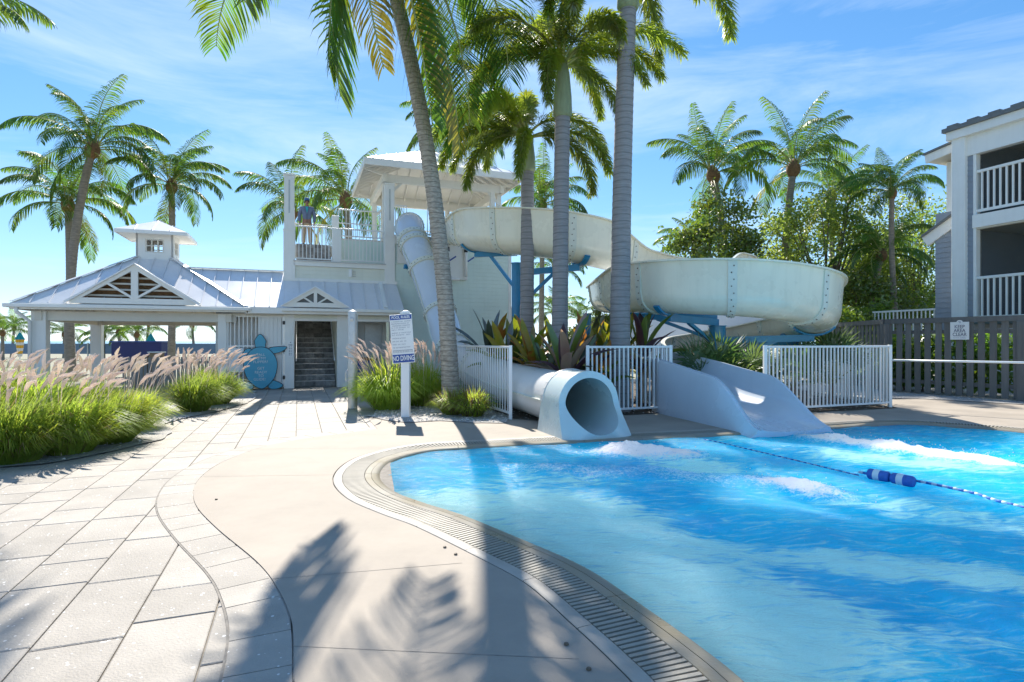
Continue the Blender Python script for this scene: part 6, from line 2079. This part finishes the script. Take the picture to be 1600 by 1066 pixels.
broadleaf('bushy tree behind the right end of the lower loop', ground_at(1335, 21), 3.2, 1.2, 1.2, 59, mt['tree_leaf'], .14, 5000, clumps=30, zc=1.9)

# hedge behind the dark fence
HG = empty('hedge', (13.2, 15.6, 0), 'leafy bright green hedge behind the dark fence', 'hedge')
hr = random.Random(8); lm = MB()
segs = [((12.35, 21.5), (11.85, 17.2)), ((11.85, 17.2), (13.4, 14.3)), ((13.4, 14.3), (15.2, 11.0))]
for (p, q) in segs:
    p, q = Vector((*p, 0)), Vector((*q, 0)); n = int((q - p).length * 900)
    for i in range(n):
        c = p.lerp(q, hr.random()) + Vector((hr.gauss(0, .22), hr.gauss(0, .22), 0)); c.z = hr.uniform(.1, 1.0) * (1.75 + .35 * noise.noise(c * .9))
        nrm = Vector((hr.gauss(-.4, 1), hr.gauss(-.4, 1), hr.gauss(.5, 1))).normalized()
        a = Vector((hr.gauss(0, 1), hr.gauss(0, 1), hr.gauss(0, 1))); a -= nrm * a.dot(nrm); a.normalize(); b_ = nrm.cross(a); s = hr.uniform(.10, .19)
        lm.add([c - a * s * .5, c + b_ * s * .36, c + a * s * .5, c - b_ * s * .36], [(0, 1, 2, 3)])
o = lm.build('foliage', mt['hedge'], HG); o['kind'] = 'stuff'
mb = MB()
for (p, q) in segs:
    p, q = Vector((*p, 0)), Vector((*q, 0))
    for i in range(int((q - p).length / .5)):
        c = p.lerp(q, i / ((q - p).length / .5)); mb.tube([c, c + Vector((hr.uniform(-.1, .1), 0, .8)), c + Vector((hr.uniform(-.2, .2), 0, 1.5))], [.03, .02, .01], 5)
mb.build('stems', mt['bark'], HG)


# ------------------------------------------------------------------ fountain grass
def grass_clump(label, base, h, rad, nb, npl, seed, mat=None, plume_h=1.35, wind=(.25, -.05), plumes=True, dry=0):
    r = random.Random(seed); base = Vector((base[0], base[1], .01))
    t = empty('fountain_grass', base, label, 'grass clump', 'pink plumed fountain grass clumps')
    mb = MB(); md_ = MB()
    for i in range(nb):
        a = r.uniform(0, 6.28); q = math.sqrt(r.random()) * rad * .45
        p = base + Vector((math.cos(a) * q, math.sin(a) * q, 0))
        L = h * r.uniform(.50, 1.22); a2 = a + r.gauss(0, .5)
        lean = abs(r.gauss(.50, .32))
        if r.random() < .42:
            lean = r.uniform(1.0, 2.3); L *= .95
        o = Vector((math.cos(a2), math.sin(a2), 0)); W = Vector((wind[0], wind[1], 0))
        p1 = p + (Vector((0, 0, 1)) + o * lean * .45 + W * .2).normalized() * L * .42
        p2 = p1 + (Vector((0, 0, .85)) + o * lean * .9 + W * .7).normalized() * L * .34
        p3 = p2 + (Vector((0, 0, .45 - lean * .9)) + o * lean * 1.0 + W * 1.0).normalized() * L * .30
        w = r.uniform(.004, .008) * (1.3 if rad > .6 else 1)
        s = Vector((-o.y, o.x, 0)).lerp(Vector((1, 0, 0)), .4).normalized() * w
        tgt = md_ if r.random() < dry else mb
        tgt.add([p - s * .6, p + s * .6, p1 - s, p1 + s, p2 - s * .8, p2 + s * .8, p3], [(0, 1, 3, 2), (2, 3, 5, 4), (4, 5, 6)])
    f = mb.build('blades', mat or mt['grass'], t); f['kind'] = 'stuff'
    if md_.v:
        f2 = md_.build('dry_blades', mt['grassdry'], t); f2['kind'] = 'stuff'
    for i in range(npl):
        a = r.uniform(0, 6.28); q = math.sqrt(r.random()) * rad * .5; o = Vector((math.cos(a), math.sin(a), 0)); W = Vector((wind[0], wind[1], 0)) * .9
        p = base + o * q; L = plume_h * r.uniform(.78, 1.06); ln = r.uniform(.08, .62)
        p1 = p + (Vector((0, 0, 1)) + o * ln * .5 + W * .2).normalized() * L * .5
        p2 = p1 + (Vector((0, 0, .9)) + o * ln * .9 + W * .7).normalized() * L * .28
        pl_ = r.uniform(.22, .36)
        p3 = p2 + (Vector((0, 0, .7)) + o * ln * 1.0 + W * 1.5).normalized() * pl_ * .5
        p4 = p3 + (Vector((0, 0, .25)) + o * ln * 1.1 + W * 2.2).normalized() * pl_ * .5
        mb = MB(); mb.tube([p, p1, p2], [.004, .003, .003], 4, cap=False)
        Q = [p2, p2.lerp(p3, .5), p3, p3.lerp(p4, .5), p4]
        mb.tube(Q, [.009, .021, .024, .017, .004], 6)
        # bristles
        for k in range(70):
            tt = r.random(); x = tt * 3.99; i0 = int(x); c = Q[i0].lerp(Q[i0 + 1], x - i0); dd = (Q[i0 + 1] - Q[i0]).normalized()
            v = (Vector((r.gauss(0, 1), r.gauss(0, 1), r.gauss(0, 1))).normalized() + dd * .9).normalized(); ll = r.uniform(.03, .052) * (1.2 - .6 * tt)
            ww = v.cross(dd)
            if ww.length < .01: continue
            ww = ww.normalized() * .003
            mb.add([c - ww, c + ww, c + v * ll], [(0, 1, 2)])
        mb.build('plume', mt['plume'], t)
    return t


GL = [((22, 722), 1.0, .62, 1900, 16, 'plumed grass clump at the left picture edge nearest the path'), ((108, 708), 1.0, .62, 1900, 14, 'second plumed grass clump from the left along the path'),
      ((176, 692), .92, .58, 1700, 13, 'plumed grass clump at the front corner of the left bed'), ((214, 670), .82, .48, 1500, 14, 'yellow green grass clump leaning over the tan bed corner'),
      ((-60, 690), 1.1, .7, 1300, 10, 'tall plumed grass clump cut by left picture edge'), ((60, 672), 1.15, .7, 1500, 18, 'tall grass clump behind the two front clumps at left'),
      ((140, 662), 1.05, .65, 1400, 16, 'grass clump in the second row below the closed umbrella'), ((304, 643), 1.0, .58, 1600, 15, 'grass clump with brown patch left of the turtle sign'),
      ((338, 632), 1.0, .62, 1700, 30, 'dense plumed grass clump covering the turtle sign flipper'), ((310, 622), 1.05, .6, 1200, 26, 'grass clump in front of the white bar gate'),
      ((10, 640), 1.2, .8, 1000, 14, 'tall grass clump behind at far left by the pavilion post')]
for i, (px, h, rad, nb, npl, lab) in enumerate(GL):
    grass_clump(lab, G(*px), h * .80, rad * .92, int(nb * 1.25), int(npl * 1.25), 500 + i, plume_h=1.40 if i < 7 else 1.45, wind=(.30, -.08), dry=.06)
GR = [((604, 640), 1.0, .62, 1700, 26, 0.02, 'sunlit-toned plumed grass clump left of the pool rules post'), ((660, 634), 1.0, .60, 1600, 26, 0.02, 'sunlit-toned plumed grass clump right of the pool rules post'),
      ((630, 622), 1.05, .6, 1200, 24, 0.02, 'plumed grass clump directly behind the pool rules sign'), ((745, 622), .80, .5, 1300, 8, 0.02, 'sunlit-toned grass clump against the white fence right of leaning palm'),
      ((706, 648), .52, .38, 900, 0, 0.5, 'small half dry grass clump at the foot of leaning palm'), ((738, 651), .55, .42, 1300, 0, 0.45, 'small brownish grass tuft in front of the white fence')]
for i, (px, h, rad, nb, npl, dry, lab) in enumerate(GR):
    grass_clump(lab, G(*px), h, rad, int(nb * 1.2), int(npl * 1.5), 560 + i, mat=mt['grasslit'], plume_h=1.62, wind=(-.10, -.02), dry=dry)


# ------------------------------------------------------------------ cordylines
def strap_leaf(name, L, w, e0, e1, mat, seed):
    r = random.Random(seed); mb = MB(); n = 8; p = Vector((0, 0, 0)); rows = []
    for i in range(n + 1):
        t = i / n; e = R(lerp(e0, e1, t ** 1.4)); ww = w * max(.16, math.sin(math.pi * min(1, t * .80 + .14)) ** .8) * (1 if t < .99 else .05)
        if i == n: ww = .004
        dip = ww * .30; tw = .25 * math.sin(t * 3 + seed)
        rows.append((p + Vector((0, -ww / 2, tw * ww * .5)), p - Vector((0, 0, dip)), p + Vector((0, ww / 2, -tw * ww * .5))))
        p = p + Vector((math.cos(e), 0, math.sin(e))) * L / n
    vs = [v for row in rows for v in row]; fs = []
    for i in range(n):
        for k in range(2): fs.append((i * 3 + k, i * 3 + k + 1, i * 3 + k + 4, i * 3 + k + 3))
    mb.add(vs, fs)
    return mb.mesh(name, mat, smooth=True)


SHAPES = [(.95, .15, 82, 55), (.95, .14, 68, 20), (.9, .13, 55, -20), (.85, .12, 35, -45)]
LEAF = {(c, k): strap_leaf('leaf', *SHAPES[k], CORD[c], k * 7 + len(c)) for c in CORD for k in range(4)}


def cordyline(label, base, stem, n, cols, seed, scale=1.0, name='cordyline'):
    r = random.Random(seed); base = Vector((base[0], base[1], 0))
    t = empty(name, base, label, 'plant', 'strap leaved cordylines by the slide')
    mb = MB(); mb.tube([base, base + Vector((r.uniform(-.05, .05), 0, stem * .5)), base + Vector((0, 0, stem))], [.03, .026, .03], 7); mb.build('stem', mt['bark'], t, smooth=True)
    for i in range(n):
        k = min(3, int(i / n * 4)); a = i * 2.4 + r.uniform(-.3, .3)
        p = base + Vector((math.cos(a) * .02, math.sin(a) * .02, stem - .25 * i / n * max(stem, .3)))
        o = inst('leaf', LEAF[(r.choice(cols), k)], t, p); s = scale * r.uniform(.8, 1.15)
        o.scale = (s, s, s); o.rotation_euler = (R(r.uniform(-14, 14)), R(r.uniform(-8, 8)), a)
    return t


CP = [(832, 12.9, .85, 15, ('orange', 'yellow', 'orange'), 1.05, 'orange and yellow cordyline behind the tube slide beside left palm trunk'),
      (884, 11.6, .70, 16, ('bronze', 'purple', 'bronze', 'green'), 1.15, 'bronze and purple cordyline in front of the middle palm trunk'),
      (794, 13.9, .80, 14, ('yellow', 'green', 'dark'), 1.1, 'yellow green arching cordyline right of the white fence'),
      (768, 15.2, .95, 14, ('dark', 'dark', 'orange'), 1.25, 'dark arching cordyline at the foot of the tower wall'),
      (856, 12.3, .45, 13, ('yellow', 'green', 'dark'), 1.0, 'low yellow edged cordyline between two palm trunks'),
      (918, 13.4, .95, 15, ('orange', 'dark', 'orange'), 1.05, 'orange tipped cordyline right of the middle palm trunk'),
      (946, 13.2, .85, 15, ('yellow', 'green'), 1.1, 'bright yellow green cordyline left of the thickest palm trunk'),
      (905, 12.1, .50, 13, ('dark', 'purple', 'green'), 1.05, 'dark purple cordyline behind the mouth of tube slide'),
      (1000, 12.9, 1.0, 12, ('green', 'green', 'purple'), 1.2, 'tall green cordyline right of the thickest palm trunk'),
      (935, 12.2, .4, 12, ('green', 'orange', 'dark'), 1.0, 'low green cordyline behind the left end of the front fence'),
      (812, 14.6, .9, 13, ('dark', 'green'), 1.15, 'dark green cordyline behind the blue slide post'),
      (870, 14.5, 1.0, 13, ('green', 'dark'), 1.15, 'tall green cordyline far behind between the palm trunks'),
      (968, 14.6, 1.0, 13, ('green', 'yellow'), 1.1, 'green cordyline directly behind the thickest palm trunk')]
for i, (px, Y, stem, n, cols, s, lab) in enumerate(CP):
    cordyline(lab, ground_at(px, Y), stem, int(n * 1.5), cols, 700 + i, s * 1.22)


# ------------------------------------------------------------------ saw palmetto
def fan_mesh(seed):
    r = random.Random(seed); mb = MB()
    mb.cur = 0; mb.tube([(0, 0, 0), (.30, 0, .02), (.55, 0, 0)], [.010, .008, .006], 5)
    mb.cur = 1
    for k in range(18):
        a = R(-105 + 210 * k / 17 + r.uniform(-4, 4)); L = .50 * (1 - .25 * abs(k - 8.5) / 8.5) * r.uniform(.9, 1.1)
        d = Vector((math.cos(a), math.sin(a), .10)); s = Vector((-math.sin(a), math.cos(a), 0)) * .016; c = Vector((.55, 0, 0))
        m1 = c + d * L * .6 + Vector((0, 0, .03)); tip = c + d * L + Vector((0, 0, -.05))
        mb.add([c, m1 - s, m1 + s + Vector((0, 0, .006)), tip], [(0, 1, 2), (1, 3, 2)])
    return mb.mesh('fan_leaf', [mt['rachis'], mt['palmetto']])


FANS = [fan_mesh(i) for i in range(3)]


def palmetto(label, base, n, scale, seed):
    r = random.Random(seed); base = Vector((base[0], base[1], 0))
    t = empty('saw_palmetto', base, label, 'plant', 'saw palmettos under the slide')
    mb = MB(); mb.tube([base, base + Vector((0, 0, .35 * scale))], [.09, .06], 8); mb.build('stem', mt['bronze'], t)
    for i in range(n):
        a = i * 2.4 + r.uniform(-.3, .3); el = r.uniform(8, 80)
        o = inst('fan_leaf', r.choice(FANS), t, base + Vector((0, 0, .3 * scale))); s = scale * r.uniform(.8, 1.15)
        o.scale = (s, s, s); o.rotation_euler = (R(r.uniform(-25, 25)), -R(el), a)
    return t


palmetto('saw palmetto in front of the blue centre post, left one', ground_at(1092, 12.9), 30, 1.22, 81)
palmetto('saw palmetto in front of the blue centre post, middle one', ground_at(1130, 13.1), 32, 1.25, 82)
palmetto('saw palmetto in front of the blue centre post, right one by the fence', ground_at(1168, 13.2), 30, 1.2, 83)
palmetto('saw palmetto behind the corner fence, near its left end', ground_at(1240, 13.6), 26, 1.3, 84)
palmetto('saw palmetto behind the corner fence with upright leaves near its corner', ground_at(1300, 14.0), 26, 1.4, 85)

# ------------------------------------------------------------------ debris on the deck
for i, (px, py) in enumerate([(885, 1008), (920, 1047), (712, 867), (695, 856), (338, 781)]):
    p = G(px, py); mb = MB(); mb.lathe([(.006, 0.0), (.013, .003), (.011, .010), (.003, .013)], p, 9)
    lab = ['dark seed on the deck left of the grating near bottom', 'dark seed lowest on the deck by the grating', 'dark speck on deck halfway along the grating', 'upper dark speck on deck by the grating', 'lone dark speck on deck near paver border'][i]
    tag(mb.build('seed', mt['bolt'], org=p), lab, 'seed', 'seeds lying on the deck')
bpy.context.view_layer.update()
